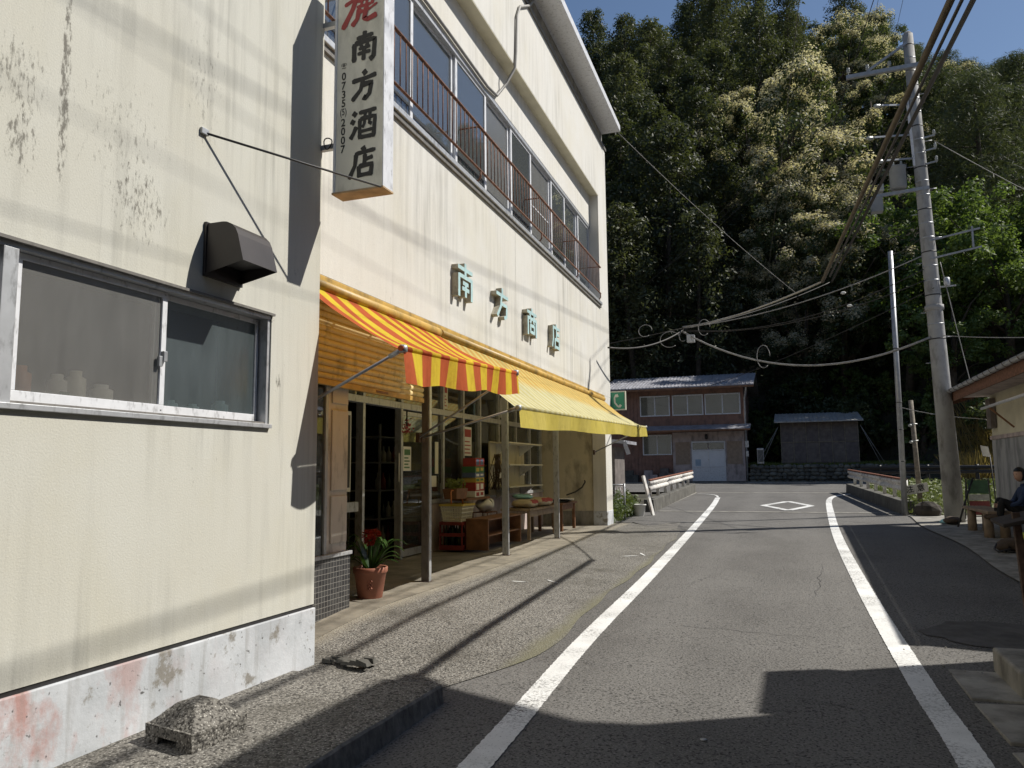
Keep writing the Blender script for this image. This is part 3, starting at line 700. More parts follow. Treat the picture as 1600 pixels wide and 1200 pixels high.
m = MB(); m.box(-11.6, -11.5, 4.3, 16.6, 5.1, 7.4); m.box(-11.5, XR - .02, 4.3, 16.6, 5.0, 5.08); m.box(-11.5, XR - .16, 4.3, 16.6, 7.2, 7.3); m.box(-11.5, XR - .16, 4.25, 4.3, 5.08, 7.2); m.box(-11.5, XR - .16, YP + .03, YP + .1, 5.08, 7.2); m.build('upper_room', 'dark', sb)
# railing
rl = thing('window_railing', 'rusty brown iron railing along the upper windows of the shop', 'railing', (XS, 10, 5.2))
XRL = XS + .06
m = MB(); m.tube([(XRL, 4.95, 5.955), (XRL, 16.3, 5.935)], .02, 8); m.build('top_rail', 'rust', rl)
m = MB(); m.tube([(XRL, 4.95, 5.375), (XRL, 16.3, 5.345)], .016, 8); m.build('bottom_rail', 'rust', rl)
bm0 = None
for k in range(84):
    y = 5.0 + k * .1345; z0 = 5.375 - .0025 * (y - 5); z1 = z0 + .575
    if bm0 is None:
        q = MB(); q.tube([(XRL, y, z0), (XRL, y, z1)], .0068, 6); bm0 = q.build('baluster', 'rust', rl); yb = y
    else:
        o = bm0.copy(); C.objects.link(o); o.location = (0, y - yb, -.0025 * (y - yb)); o.parent = rl
for y in (5.9, 8.9, 11.7, 14.2, 16.28):
    zz = 5.375 - .0025 * (y - 5)
    q = MB(); q.tube([(XRL, y, zz), (XRL, y, zz - .09), (XRL - .03, y, zz - .13), (XS - .02, y, zz - .13)], .013, 6); q.build('rail_bracket', 'rust', rl)
    q = MB(); q.tube([(XRL, y, zz + .575), (XRL - .04, y, zz + .60), (XR - .03, y, zz + .60)], .011, 6); q.build('rail_tie', 'rust', rl)
turn(rl)
# ground-floor structure
m = MB(); m.box(XS - .30, XS, 16.74, YN, .15, 3.128); m.build('corner_pillar', 'store', sb, bevel=.008)
m = MB(); m.box(XS - .305, XS + .008, 16.73, YN + .01, .12, .58); m.build('pillar_base', 'plinth', sb, bevel=.008)
m = MB(); m.box(-5.2, XS - .30, 16.82, 17.0, .2, 3.1); m.build('end_wall', 'shopwall', sb)
m = MB(); m.box(-5.2, XS - .31, 16.805, 16.819, .2, .58); m.build('end_wall_skirting', 'concrete', sb)
m = MB(); m.box(-5.3, XS - .255, YS - .6, 16.81, 3.132, 3.18); m.build('recess_ceiling', 'shopwall', sb)
m = MB(); m.box(XS - .245, XS + .004, YS - .5, 16.735, 3.04, 3.129); m.build('shutter_box', 'shutterbox', sb, bevel=.01)
# shutter: separate slats
sh = thing('roller_shutter', 'orange tan corrugated roller shutter half lowered above the shop door', 'shutter', (-3.85, 6.2, 2.4))
prev = None
zt = 3.03
k = 0
while zt > 2.36:
    q = MB(); h = .062
    pr = [(-3.80, zt), (-3.785, zt - .012), (-3.782, zt - .03), (-3.79, zt - .047), (-3.803, zt - .055), (-3.803, zt - .0605)]
    q.grid(lambda u, v: (pr[round(v * 5)][0], 4.95 + u * (7.72 - 4.95), pr[round(v * 5)][1]), 1, 5)
    if prev is None: q.build('slat', 'shutter', sh, solid=.003); prev = zt; p0 = sh.children[0]
    else:
        o = p0.copy(); C.objects.link(o); o.parent = sh; o.location = (0, 0, zt - prev)
    zt -= .0605
m = MB(); m.box(-3.815, -3.778, 4.95, 7.72, zt - .05, zt); m.build('bottom_bar', 'shutterbox', sh, bevel=.004)
m = MB(); m.box(-3.777, -3.773, 6.62, 6.86, zt - .035, zt - .012); m.build('lock_plate', 'wood', sh)
turn(sh)
# posts
for i, (y, z) in enumerate(((7.92, .262), (10.65, .265), (13.46, .265))):
    lab = ('steel shutter post nearest the flower pot', 'middle steel shutter post in front of the low wooden shelf', 'far steel shutter post before the newspaper table')[i]
    t_ = thing('shutter_post', lab, 'post', (-3.85, y, z), 'posts along the shop front')
    q = MB(); q.box(-3.89, -3.81, y - .028, y + .028, z, 3.04); q.build('post_channel', 'alu' if i else 'alu_dark', t_, bevel=.004)
    q = MB(); q.box(-3.808, -3.795, y - .02, y + .02, z, 3.03); q.build('guide_strip', 'alu', t_)
    if i == 0:
        q = MB(); q.box(-3.89, -3.81, y + .032, y + .075, z, 3.03); q.build('second_channel', 'alu', t_, bevel=.004)
    q = MB(); q.box(-3.92, -3.78, y - .06, y + .06, z - .005, z + .012); q.build('foot_plate', 'rust_dark', t_); turn(t_)
# display bay at the near end
bay = thing('display_bay', 'small display bay with black mosaic base and beige panelled corner post', 'shop window', (-3.86, 5.7, .2))
m = MB(); m.box(-4.6, -3.86, 4.9, 6.30, .15, .74); m.build('mosaic_base', 'tile', bay)
m = MB(); m.box(-4.6, -3.84, 4.9, 6.31, .742, .775); m.build('bay_sill', 'alu', bay, bevel=.004)
m = MB(); m.box(-4.4, -3.885, 5.90, 6.27, .776, 3.10); m.build('corner_post', 'wood_beige', bay, bevel=.004)
for z0, z1 in ((.86, 1.28), (1.33, 2.06), (2.12, 2.60)):
    q = MB(); q.box(-3.884, -3.868, 5.98, 6.25, z0, z1); q.build('post_panel', 'wood_beige', bay, bevel=.006)
m = MB(); m.box(-3.90, -3.862, 5.86, 5.90, .776, 3.1); m.build('bay_mullion', 'alu', bay)
m = MB(); m.box(-3.885, -3.879, 4.9, 5.86, .776, 3.1); m.build('bay_pane', 'glass_dim', bay)
m = MB(); m.bar((-3.93, 5.45, 1.82), (-3.93, 5.84, 2.05), .02, .09); m.bar((-3.95, 5.45, 1.75), (-3.95, 5.84, 1.45), .02, .09); m.build('wooden_brace', 'wood', bay)
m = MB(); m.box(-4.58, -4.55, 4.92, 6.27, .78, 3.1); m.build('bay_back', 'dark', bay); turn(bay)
# shop front wall at x=-5.2 : frames, doors, panes
XD = -5.1
sf = sb
zf0 = .27
m = MB(); m.box(XD - .1, XD + .02, 6.9, 16.8, 2.38, 2.47); m.build('transom', 'alu', sf, bevel=.004)
m = MB(); m.box(XD - .1, XD + .02, 6.9, 16.8, 2.98, 3.1); m.build('head_rail', 'alu', sf)
m = MB(); m.box(XD - .1, XD + .02, 10.70, 16.8, zf0, 1.0); m.build('stall_riser', 'pinkwall', sf)
m = MB(); m.box(XD - .1, XD + .04, 10.70, 16.8, 1.0, 1.06); m.build('riser_sill', 'alu', sf, bevel=.004)
ml = [7.45, 8.70, 9.78, 10.66, 11.25, 12.1, 12.9, 13.9, 14.95, 15.9, 16.75]
for y in ml:
    q = MB(); q.box(XD - .09, XD + .015, y - .03, y + .03, zf0, 2.38); q.box(XD - .09, XD + .015, y - .03, y + .03, 2.47, 2.98); q.build('mullion', 'alu', sf, bevel=.003)
for i in range(len(ml) - 1):
    a, b = ml[i] + .03, ml[i + 1] - .03
    q = MB(); q.box(XD - .04, XD - .034, a, b, 2.47, 2.98); q.build('transom_pane', 'glass_dim', sf)
    if i >= 3 : q = MB(); q.box(XD - .04, XD - .034, a, b, 1.06, 2.37); q.build('pane', 'glass_dim', sf)
dl = MB(); dl.box(XD - .05, XD - .02, 9.75, 9.82, zf0 + .02, 2.36); dl.box(XD - .05, XD - .02, 10.57, 10.63, zf0 + .02, 2.36); dl.box(XD - .05, XD - .02, 9.82, 10.57, zf0 + .02, zf0 + .12); dl.box(XD - .05, XD - .02, 9.82, 10.57, 2.30, 2.36)
dr = dl.build('sliding_door', 'alu', sf, bevel=.003)
q = MB(); q.box(XD - .038, XD - .033, 9.82, 10.57, zf0 + .12, 2.30); q.build('door_pane', 'glass_dim', dr)
q = MB(); q.box(XD - .02, XD - .012, 9.735, 9.765, 1.35, 1.75); q.build('door_sticker', 'paper', dr)
q = MB(); q.box(XD - .03, XD + .012, 7.49, 8.58, 1.0, 1.12); q.box(XD - .03, XD + .012, 8.0, 8.05, zf0, 2.37); q.build('side_light_rail', 'alu', sf)
q = MB(); q.box(XD - .02, XD - .012, 8.30, 8.42, 1.25, 2.25); q.build('shop_poster', 'paper', sf)
q = MB(); q.box(XD - .011, XD - .008, 8.325, 8.395, 1.3, 2.2); q.build('poster_print', 'iron', sf)
for y0, y1, z0, z1, mt in ((11.0, 11.12, 1.45, 1.95, 'ivory'), (11.2, 11.27, 1.3, 2.0, 'iron'), (10.75, 11.05, 1.25, 1.42, 'paper')):
    q = MB(); q.box(XD - .032, XD - .026, y0, y1, z0, z1); q.build('pane_notice', mt, sf)
for y0, y1, z0, z1, a_, b_ in ((12.2, 12.55, 1.75, 2.25, 'paper', 'red'), (13.0, 13.3, 1.2, 1.6, 'yellow', 'pblue'), (9.9, 10.15, 1.5, 1.85, 'paper', 'pgreen'), (11.3, 11.5, 2.5, 2.9, 'ivory', 'red'), (14.1, 14.5, 2.52, 2.9, 'paper', 'pblue')):
    q = MB(); q.box(XD - .032, XD - .027, y0, y1, z0, z1); ps_ = q.build('window_poster', a_, sf)
    q = MB(); h_ = (z1 - z0); q.box(XD - .0268, XD - .0255, y0 + .03, y1 - .03, z1 - h_ * .35, z1 - .04)
    for k in range(4): q.box(XD - .0268, XD - .0255, y0 + .03, y1 - .05 - .04 * (k % 2), z0 + .04 + k * h_ * .13, z0 + .06 + k * h_ * .13)
    q.build('poster_print', b_, ps_)
# interior
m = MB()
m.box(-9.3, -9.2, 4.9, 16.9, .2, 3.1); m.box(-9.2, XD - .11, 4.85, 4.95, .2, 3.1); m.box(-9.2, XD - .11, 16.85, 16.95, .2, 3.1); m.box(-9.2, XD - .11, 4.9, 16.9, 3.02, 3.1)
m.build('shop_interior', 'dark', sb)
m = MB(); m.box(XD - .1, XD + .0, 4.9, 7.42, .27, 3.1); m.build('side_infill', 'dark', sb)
turn(sb)

# =================================================================== VERTICAL SIGN
sg = thing('vertical_sign', 'tall ivory box sign with red and black brush characters projecting from the wall', 'sign', (-2.95, 4.85, 3.6))
SX0, SX1, SY0, SY1, SZ0, SZ1 = -3.15, -2.725, 4.79, 4.94, 3.57, 5.34
m = MB(); m.box(SX0 + .02, SX1 - .004, SY0 + .006, SY1 - .006, SZ0 + .012, SZ1); m.build('sign_panel', 'signface', sg)
for x0, x1, nm in ((SX0, SX0 + .02, 'edge_trim'), (SX1 - .0035, SX1 + .006, 'edge_trim')):
    q = MB(); q.box(x0, x1, SY0, SY1, SZ0 + .01, SZ1); q.build(nm, 'alu_white', sg, bevel=.002)
q = MB(); q.box(SX0 - .006, SX1 + .008, SY0 - .004, SY1 + .006, SZ0 - .004, SZ0 + .011); q.build('bottom_pan', 'rustypan', sg, bevel=.002)
for zz in (3.98, 4.98):
    q = MB(); q.box(XS, SX0 + .0, 4.85, 4.89, zz - .02, zz + .02); q.box(XS, XS + .012, 4.82, 4.99, zz - .09, zz + .09); q.build('bracket', 'galv', sg)
q = MB(); q.tube([(SX0 - .08 + .035 * math.cos(t), 4.84 + .01 * math.sin(2 * t), 4.0 + .045 * math.sin(t)) for t in [i * math.tau / 14 for i in range(15)]], .005, 5); q.build('wire_tie', 'iron', sg)
BR = {
 '南': [([(20, 79), (82, 85)], 10), ([(50, 100), (48, 70)], 12), ([(13, 64), (16, 2)], 13), ([(14, 62), (60, 67), (88, 69), (87, 12), (73, 2)], 12), ([(36, 58), (43, 48)], 9), ([(65, 60), (57, 49)], 9), ([(30, 43), (73, 47)], 8.5), ([(27, 27), (75, 31)], 9), ([(51, 46), (50, 4)], 11)],
 '方': [([(46, 98), (57, 83)], 13), ([(6, 66), (60, 72), (95, 79)], 11), ([(47, 70), (40, 36), (10, 4)], 11), ([(40, 50), (78, 55), (73, 20), (59, 6), (50, 12)], 12)],
 '酒': [([(10, 90), (24, 79)], 12), ([(4, 64), (19, 55)], 12), ([(6, 6), (16, 22), (26, 44)], 11), ([(32, 86), (96, 92)], 10), ([(37, 68), (40, 2)], 10), ([(38, 66), (92, 70), (90, 2)], 10), ([(56, 88), (54, 48), (47, 38)], 8), ([(73, 89), (72, 50), (82, 46)], 8), ([(42, 26), (86, 29)], 8), ([(40, 8), (88, 9)], 10)],
 '店': [([(46, 100), (54, 86)], 13), ([(20, 79), (94, 86)], 10), ([(25, 80), (22, 42), (3, 2)], 11), ([(57, 76), (56, 40)], 11), ([(58, 58), (86, 64)], 10), ([(36, 40), (40, 3)], 11), ([(36, 38), (84, 42), (80, 4)], 11), ([(40, 10), (80, 12)], 10)],
 '鹿': [([(46, 100), (58, 88)], 12), ([(2, 62), (30, 74), (62, 84), (98, 92), (80, 76), (58, 78)], 8), ([(34, 80), (26, 50), (3, 3)], 12), ([(36, 66), (80, 72), (77, 52)], 8), ([(36, 52), (76, 54)], 7), ([(50, 68), (48, 52)], 7), ([(64, 70), (62, 53)], 7), ([(44, 48), (41, 22), (28, 6)], 11), ([(38, 34), (56, 40)], 8), ([(64, 50), (60, 20), (70, 16), (94, 24)], 11), ([(62, 36), (92, 52)], 5)],
}
def brush_char(ch, x, z, w, h, mat, name, slant=0, boost=1.0):
    q = MB()
    for i, (pts, wd) in enumerate(BR[ch]):
        L, Rr = stroke_poly(pts, wd * boost, None, 7, True)
        k = len(q.v); yy = SY0 + .0055 - .0012 - i * .00025
        for a, b in zip(L, Rr):
            for p in (a, b): q.v.append((x + (p.x - 50) / 100 * w + slant * (p.y - 50) / 100, yy, z + (p.y - 50) / 100 * h))
        for j in range(len(L) - 1):
            f = (k + 2 * j, k + 2 * j + 1, k + 2 * j + 3, k + 2 * j + 2); q.f.append(f); q.m.append(0); q.sm.append(False)
    return q.build(name, mat, sg)
cxs = -2.895
brush_char('鹿', cxs - .025, 5.02, .32, .32, 'signred', 'red_character', .03, 1.2)
for ch, z in zip('南方酒店', (4.70, 4.39, 4.085, 3.785)):
    brush_char(ch, cxs, z, .235, .245, 'signblack', 'black_character', .012, 1.42)
q = MB(); zz = 4.575
for k, ch in enumerate('☎0735(5)2007'):
    pass
zc = [4.575, 4.50, 4.435, 4.365, 4.297, 4.222, None, None, 4.135, 4.065, 3.99, 3.925]
items = [('☎', 4.572, .075, .001)] + [(c_, z_, .084, .0018) for c_, z_ in zip('0735', (4.49, 4.415, 4.345, 4.275))] + [('(5)', 4.198, .076, .0008)] + [(c_, z_, .084, .0018) for c_, z_ in zip('2007', (4.122, 4.052, 3.982, 3.912))]
for ch, z, size, bold in items:
    vs_, fs = text_mesh(ch, size, bold); q = MB()
    ys_ = [v[1] for v in vs_]; cy = (min(ys_) + max(ys_)) / 2; xs_ = [v[0] for v in vs_]; cx = (min(xs_) + max(xs_)) / 2
    if ch == '☎': k = .055 / (max(xs_) - min(xs_))
    else: k = 1
    kx = .70 if ch == '(5)' else k * .9
    q.add([(-3.068 + (v[0] - cx) * kx, SY0 + .0042, z + (v[1] - cy) * k) for v in vs_], fs)
    q.build('phone_digit', 'signblack', sg)
# strut rod from the wall to the sign foot
st = thing('sign_strut', 'thin iron strut rod tying the tall sign foot to the cream wall', 'strut', (-3.3, 3.607, 3.573))
q = MB(); q.tube([(XL + .01, 3.607, 3.573), (SX1 - .01, 4.785, SZ0 + .0)], .0075, 6); q.build('rod', 'iron', st)
q = MB(); q.box(XL + .0005, XL + .02, 3.575, 3.635, 3.56, 3.60); q.build('wall_plate', 'galv', st, bevel=.004)

# =================================================================== BLOCK LETTERS ON THE WALL
BL = {
 '南': [[(8, 82), (92, 82)], [(50, 100), (50, 64)], [(14, 64), (14, 0)], [(14, 60), (86, 60)], [(86, 64), (86, 0)], [(34, 42), (66, 42)], [(30, 26), (70, 26)], [(50, 44), (50, 4)]],
 '方': [[(50, 100), (50, 76)], [(6, 76), (94, 76)], [(44, 76), (38, 40), (12, 4)], [(42, 48), (82, 48), (80, 14), (62, 6)]],
 '商': [[(50, 100), (50, 82)], [(6, 82), (94, 82)], [(30, 80), (34, 66)], [(70, 80), (66, 66)], [(13, 66), (13, 0)], [(12, 61), (88, 61)], [(87, 66), (87, 0)], [(42, 60), (32, 44)], [(58, 60), (68, 44)], [(33, 38), (33, 8)], [(30, 36), (70, 36)], [(67, 38), (67, 8)], [(33, 12), (68, 12)]],
 '店': [[(54, 100), (54, 84)], [(14, 84), (94, 84)], [(20, 84), (20, 40), (8, 4)], [(56, 78), (56, 40)], [(56, 60), (88, 60)], [(38, 40), (38, 0)], [(36, 38), (88, 38)], [(84, 40), (84, 0)], [(38, 8), (86, 8)]],
}
labs = {'南': 'first mint green block letter from the left on the shop wall', '方': 'second mint green block letter, cross shaped with a hooked leg', '商': 'third mint green block letter with an inner box', '店': 'last mint green block letter nearest the far wall corner'}
for ch, yc, zc_ in (('南', 8.31, 3.755), ('方', 9.65, 3.755), ('商', 11.02, 3.745), ('店', 12.40, 3.745)):
    lt = thing('wall_letter', labs[ch], 'letter', (XS, yc, zc_), 'block letters on the shop wall')
    w, h = .55, .43
    fm = MB(); sm_ = MB()
    for i, pts in enumerate(BL[ch]):
        L, Rr = stroke_poly(pts, 11.2, None, 1 if len(pts) == 2 else 3)
        d = .085 + i * .0007; k = len(fm.v)
        for a, b in zip(L, Rr):
            for p in (a, b):
                fm.v.append((XS + d, yc + (p.x - 50) / 100 * w, zc_ + (p.y - 50) / 100 * h))
        nL = len(L)
        for j in range(nL - 1): fm.f.append((k + 2 * j, k + 2 * j + 1, k + 2 * j + 3, k + 2 * j + 2)); fm.m.append(0); fm.sm.append(False)
        ring = L + Rr[::-1]; k = len(sm_.v); n = len(ring)
        for p in ring: sm_.v.append((XS + .002, yc + (p.x - 50) / 100 * w, zc_ + (p.y - 50) / 100 * h))
        for p in ring: sm_.v.append((XS + d - .0003, yc + (p.x - 50) / 100 * w, zc_ + (p.y - 50) / 100 * h))
        for j in range(n): sm_.f.append((k + j, k + (j + 1) % n, k + n + (j + 1) % n, k + n + j)); sm_.m.append(0); sm_.sm.append(False)
    fm.build('letter_face', 'mint', lt); sm_.build('letter_side', 'letterside', lt); turn(lt)

# =================================================================== AWNINGS
def awning(label, y0, y1, xb, zb0, zb1, sag, matc, matv, vdrop, wave, wall_z=2.985):
    aw = thing('awning', label, 'awning', (XS, (y0 + y1) / 2, wall_z), 'awnings of the shop')
    xw = XS + .05
    def can(u, v):      # u along y, v from wall to bar
        y = y0 + (y1 - y0) * u; zb_ = zb0 + (zb1 - zb0) * u
        x = xw + (xb - xw) * v; z = wall_z + (zb_ - wall_z) * v - sag * math.sin(math.pi * v) * (1 + .25 * math.sin(u * 9)) + .009 * math.sin(u * (y1 - y0) * 7 + 2 * v) * math.sin(math.pi * v) + .02 * mnoise.noise((u * (y1 - y0) * 1.7, v * 3, y0)) * math.sin(math.pi * v)
        return (x, y, z)
    q = MB(); q.grid(can, 60, 18); q.build('canopy', matc, aw)
    q = MB(); q.tube([(xb, y0 - .02, zb0 + .015), (xb, y1 + .02, zb1 + .015)], .022, 10); q.build('front_bar', matc, aw)
    def val(u, v):
        y = y0 + (y1 - y0) * u; zb_ = zb0 + (zb1 - zb0) * u
        return (xb + .004 + (.016 * math.sin(u * 31) + .024 * math.sin(u * 13 + 1) + .03 * mnoise.noise((u * (y1 - y0) * 3.1, 0, y0))) * v + .01, y, zb_ - .005 - vdrop * v * (1 + .06 * math.sin(u * 17) + wave * math.cos(u * math.pi)))
    q = MB(); q.grid(val, 80, 5); q.build('valance', matv, aw)
    q = MB(); q.tube([(xw, y0, wall_z + .03), (xw, y1, wall_z + .03)], .047, 10); q.build('roller', 'shutterbox', aw)
    for y, zz in ((y0 + .02, zb0), (y1 - .02, zb1)):
        a = Vector((XS - .18, y, 1.86)); b = Vector((xb, y - .0, zz + .015))
        q = MB(); q.tube([a, b], .0125, 8); q.tube([b - (b - a).normalized() * .12, b], .02, 8); ar = q.build('arm', 'galv', aw)
        q = MB(); q.lathe((b.x, b.y, b.z - .028), [(.02, 0), (.034, .008), (.034, .05), (.02, .058)], 12); q.build('arm_joint', 'galv', ar)
        q = MB(); q.box(a.x - .02, a.x + .02, a.y - .03, a.y + .03, a.z - .05, a.z + .05); q.build('arm_bracket', 'rust_dark', ar)
    for k in range(4):
        y = y0 + (y1 - y0) * (k + .5) / 4
        q = MB(); q.box(XS, xw + .02, y - .02, y + .02, wall_z + .03, wall_z + .06); q.build('wall_bracket', 'iron', aw)
    turn(aw); return aw
awning('red and yellow striped canvas awning over the shop door', 4.93, 7.60, -2.65, 2.375, 2.505, .05, 'awn1', 'awn1', .225, .05)
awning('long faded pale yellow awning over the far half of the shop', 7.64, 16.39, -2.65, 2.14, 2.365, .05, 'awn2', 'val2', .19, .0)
# telephone sign at the far corner
ps = thing('telephone_sign', 'square green sign with a white telephone handset at the shop corner', 'sign', (-3.71, 17.45, 3.06))
m = MB(); m.box(-3.90, -3.525, 17.45, 17.53, 2.845, 3.285); m.build('sign_box', 'ivory', ps, bevel=.008)
m = MB(); m.box(-3.875, -3.55, 17.442, 17.449, 2.872, 3.258); m.build('green_field', 'green', ps)
q = MB(); L, Rr = stroke_poly([(-.03, .13), (-.065, .06), (-.06, -.04), (.0, -.12), (.035, -.14)], .035, .035, 4)
for a, b in zip(L, Rr):
    for p in (a, b): q.v.append((-3.71 + p.x * 1.08, 17.4405, 3.065 + p.y * 1.08))
for j in range(len(L) - 1): q.f.append((2 * j, 2 * j + 1, 2 * j + 3, 2 * j + 2)); q.m.append(0); q.sm.append(False)
for cx, cz, an in ((-.01, .115, 20), (.055, -.125, -40)):
    c, s_ = math.cos(R(an)), math.sin(R(an))
    q.add([(-3.71 + cx + (a * c - b * s_), 17.4398, 3.065 + cz + (a * s_ + b * c)) for a, b in ((-.028, -.035), (.028, -.035), (.028, .035), (-.028, .035))], [(0, 1, 2, 3)])
q.build('handset', 'ivory', ps)
m = MB(); m.box(-3.93, -3.90, 17.40, 17.55, 2.95, 3.0); m.build('sign_bracket', 'iron', ps)
# conduit hanging on the shop wall
m = MB(); m.tube([(XS + .02, 11.6, 9.4), (XS + .03, 11.3, 9.1), (XS + .03, 10.75, 8.75), (XS + .03, 10.6, 8.5), (XS + .025, 10.55, 7.9), (XS + .02, 10.5, 7.6), (XS - .10, 10.45, 7.35), (XR + .03, 10.2, 7.05), (XR + .03, 9.8, 7.0), (XR + .03, 8.4, 7.03), (XR + .03, 6.5, 7.05)], .022, 8)
turn(m.build('wrapped_conduit', 'cable_pale', label='pale tape wrapped cable hanging down the upper shop wall', cat='cable', origin=(-3.6, 10, 7)))

# =================================================================== GOODS UNDER THE AWNING
FZ = .285
# flower pot with clivia
fp = thing('flower_pot', 'terracotta coloured pot of red clivia beside the black mosaic base', 'potted plant', (-3.95, 6.78, .262))
pz = .262; pc = (-3.95, 6.78, pz)
m = MB(); m.lathe(pc, [(.115, 0), (.12, .01), (.155, .24), (.162, .245), (.17, .26), (.172, .30), (.165, .305), (.15, .30), (.148, .26)], 28); m.build('pot', 'terracotta', fp)
m = MB()
for k in range(12):
    t = -1.2 + .08 * (k % 4); z = pz + .10 + .035 * (k // 4) + .01 * (k % 2); r_ = .136 + .0006 * k
    m.lathe((pc[0] + r_ * math.cos(t), pc[1] + r_ * math.sin(t), z), [(.004, -.012), (.012, 0), (.004, .012)], 8)
m.build('pot_relief', 'terracotta', fp)
m = MB(); m.lathe((pc[0], pc[1], pz + .262), [(.147, 0), (.14, .012)], 16); m.build('potting_soil', 'soil', fp)
rr = random.Random(2)
for k in range(26):
    a = rr.uniform(0, math.tau); ln = rr.uniform(.25, .48); up = rr.uniform(.12, .40); q = MB(); n = 7
    d = Vector((math.cos(a), math.sin(a), 0)); s_ = Vector((-d.y, d.x, 0)); pts = []
    for i in range(n + 1):
        t = i / n; p = Vector(pc) + Vector((0, 0, .27)) + d * (.03 + ln * .75 * t) + Vector((0, 0, up * math.sin(t * 2.2) * .9))
        w = .021 * (1 - t ** 3) + .002; q.v += [tuple(p - s_ * w), tuple(p - Vector((0, 0, .006))), tuple(p + s_ * w)]
    for i in range(n):
        for j in range(2):
            b = i * 3 + j; q.f.append((b, b + 1, b + 4, b + 3)); q.m.append(0); q.sm.append(True)
    q.build('strap_leaf', 'clivia', fp)
for k in range(4):
    h = Vector(pc) + Vector((rr.uniform(-.09, .09), rr.uniform(-.09, .09), rr.uniform(.52, .66))); q = MB(); q.tube([Vector(pc) + Vector((0, 0, .28)), h], .009, 6); q.build('flower_stalk', 'clivia', fp)
    q = MB()
    for j in range(13):
        d = Vector((rr.gauss(0, 1), rr.gauss(0, 1), rr.gauss(.5, .8))).normalized(); s_ = d.cross(Vector((.3, .2, 1))).normalized(); c = h + d * .012
        for e in range(5):
            t = e * math.tau / 5; o_ = (s_ * math.cos(t) + d.cross(s_) * math.sin(t))
            q.add([c, c + d * .035 + o_ * .018 + d.cross(o_) * .009, c + d * .05 + o_ * .027, c + d * .035 + o_ * .018 - d.cross(o_) * .009], [(0, 1, 2, 3)])
    q.build('flower_head', 'clivia_f', fp)
# bottle crate and basket
def crate(x, y, z, w, d, h, mat, label):
    t_ = thing('bottle_crate', label, 'crate', (x, y, z))
    q = MB(); q.box(x - w / 2, x + w / 2, y - d / 2, y + d / 2, z, z + .02); q.build('crate_floor', mat, t_)
    for zz in (z + .02, z + h * .48, z + h - .05):
        q = MB(); hh = .05 if zz > z + .1 or True else .03
        q.box(x - w / 2, x + w / 2, y - d / 2, y - d / 2 + .015, zz, zz + hh); q.box(x - w / 2, x + w / 2, y + d / 2 - .015, y + d / 2, zz, zz + hh)
        q.box(x - w / 2, x - w / 2 + .015, y - d / 2 + .015, y + d / 2 - .015, zz, zz + hh); q.box(x + w / 2 - .015, x + w / 2, y - d / 2 + .015, y + d / 2 - .015, zz, zz + hh)
        q.build('crate_band', mat, t_)
    for i in range(4):
        q = MB(); yy = y - d / 2 + d * i / 3; yy = min(max(yy, y - d / 2 + .02), y + d / 2 - .02)
        q.box(x - w / 2 + .001, x - w / 2 + .018, yy - .016, yy + .016, z + .02, z + h - .02); q.box(x + w / 2 - .018, x + w / 2 - .001, yy - .016, yy + .016, z + .02, z + h - .02); q.build('crate_rib', mat, t_)
    for i in range(3):
        for j in range(3):
            q = MB(); q.lathe((x - w / 2 + .08 + i * (w - .16) / 2, y - d / 2 + .08 + j * (d - .16) / 2, z + .022), [(.035, 0), (.035, h * .55), (.014, h * .72), (.014, h * .9)], 8); q.build('bottle', 'bottle', t_)
    return t_
crate(-4.9, 11.0, FZ + .02, .38, .46, .42, 'plastic_red', 'dark red bottle crate standing on the floor beneath the white basket')
bk = thing('shopping_basket', 'off white slatted plastic basket with orange handle on the red crate', 'basket', (-4.88, 10.98, FZ + .44))
bx, by, bz = -4.88, 10.98, FZ + .44
m = MB(); m.hexa([(bx - .15, by - .2, bz), (bx + .15, by - .2, bz), (bx + .15, by + .2, bz), (bx - .15, by + .2, bz)], [(bx - .151, by - .201, bz + .02), (bx + .151, by - .201, bz + .02), (bx + .151, by + .201, bz + .02), (bx - .151, by + .201, bz + .02)]); m.build('basket_floor', 'plastic_white', bk)
m = MB(); H_ = .25
def bpos(s_, t, z):   # perimeter param
    k = .15 + .035 * z / H_; l = .2 + .04 * z / H_
    return {0: (bx - k + 2 * k * t, by - l), 1: (bx + k, by - l + 2 * l * t), 2: (bx + k - 2 * k * t, by + l), 3: (bx - k, by + l - 2 * l * t)}[s_]
for s_ in range(4):
    for i in range(11 if s_ % 2 else 8):
        nn = 11 if s_ % 2 else 8
        m.bar((*bpos(s_, (i + .5) / nn, .02), bz + .02), (*bpos(s_, (i + .5) / nn, H_), bz + H_), .014, .006)
    for z in (.02, .08, .14, .20):
        m.bar((*bpos(s_, 0, z), bz + z), (*bpos(s_, 1, z), bz + z), .006, .016)
m.build('basket_lattice', 'plastic_white', bk)
m = MB()
for s_ in range(4): m.bar((*bpos(s_, 0, H_), bz + H_), (*bpos(s_, 1, H_), bz + H_), .03, .03)
m.build('basket_rim', 'yellow', bk)
m = MB(); m.tube([(bx, by - .22, bz + .25), (bx - .02, by - .20, bz + .44), (bx - .02, by - .17, bz + .47), (bx - .02, by + .17, bz + .47), (bx - .02, by + .20, bz + .44), (bx, by + .22, bz + .25)], .011, 6); m.build('basket_handle', 'plastic_orange', bk)
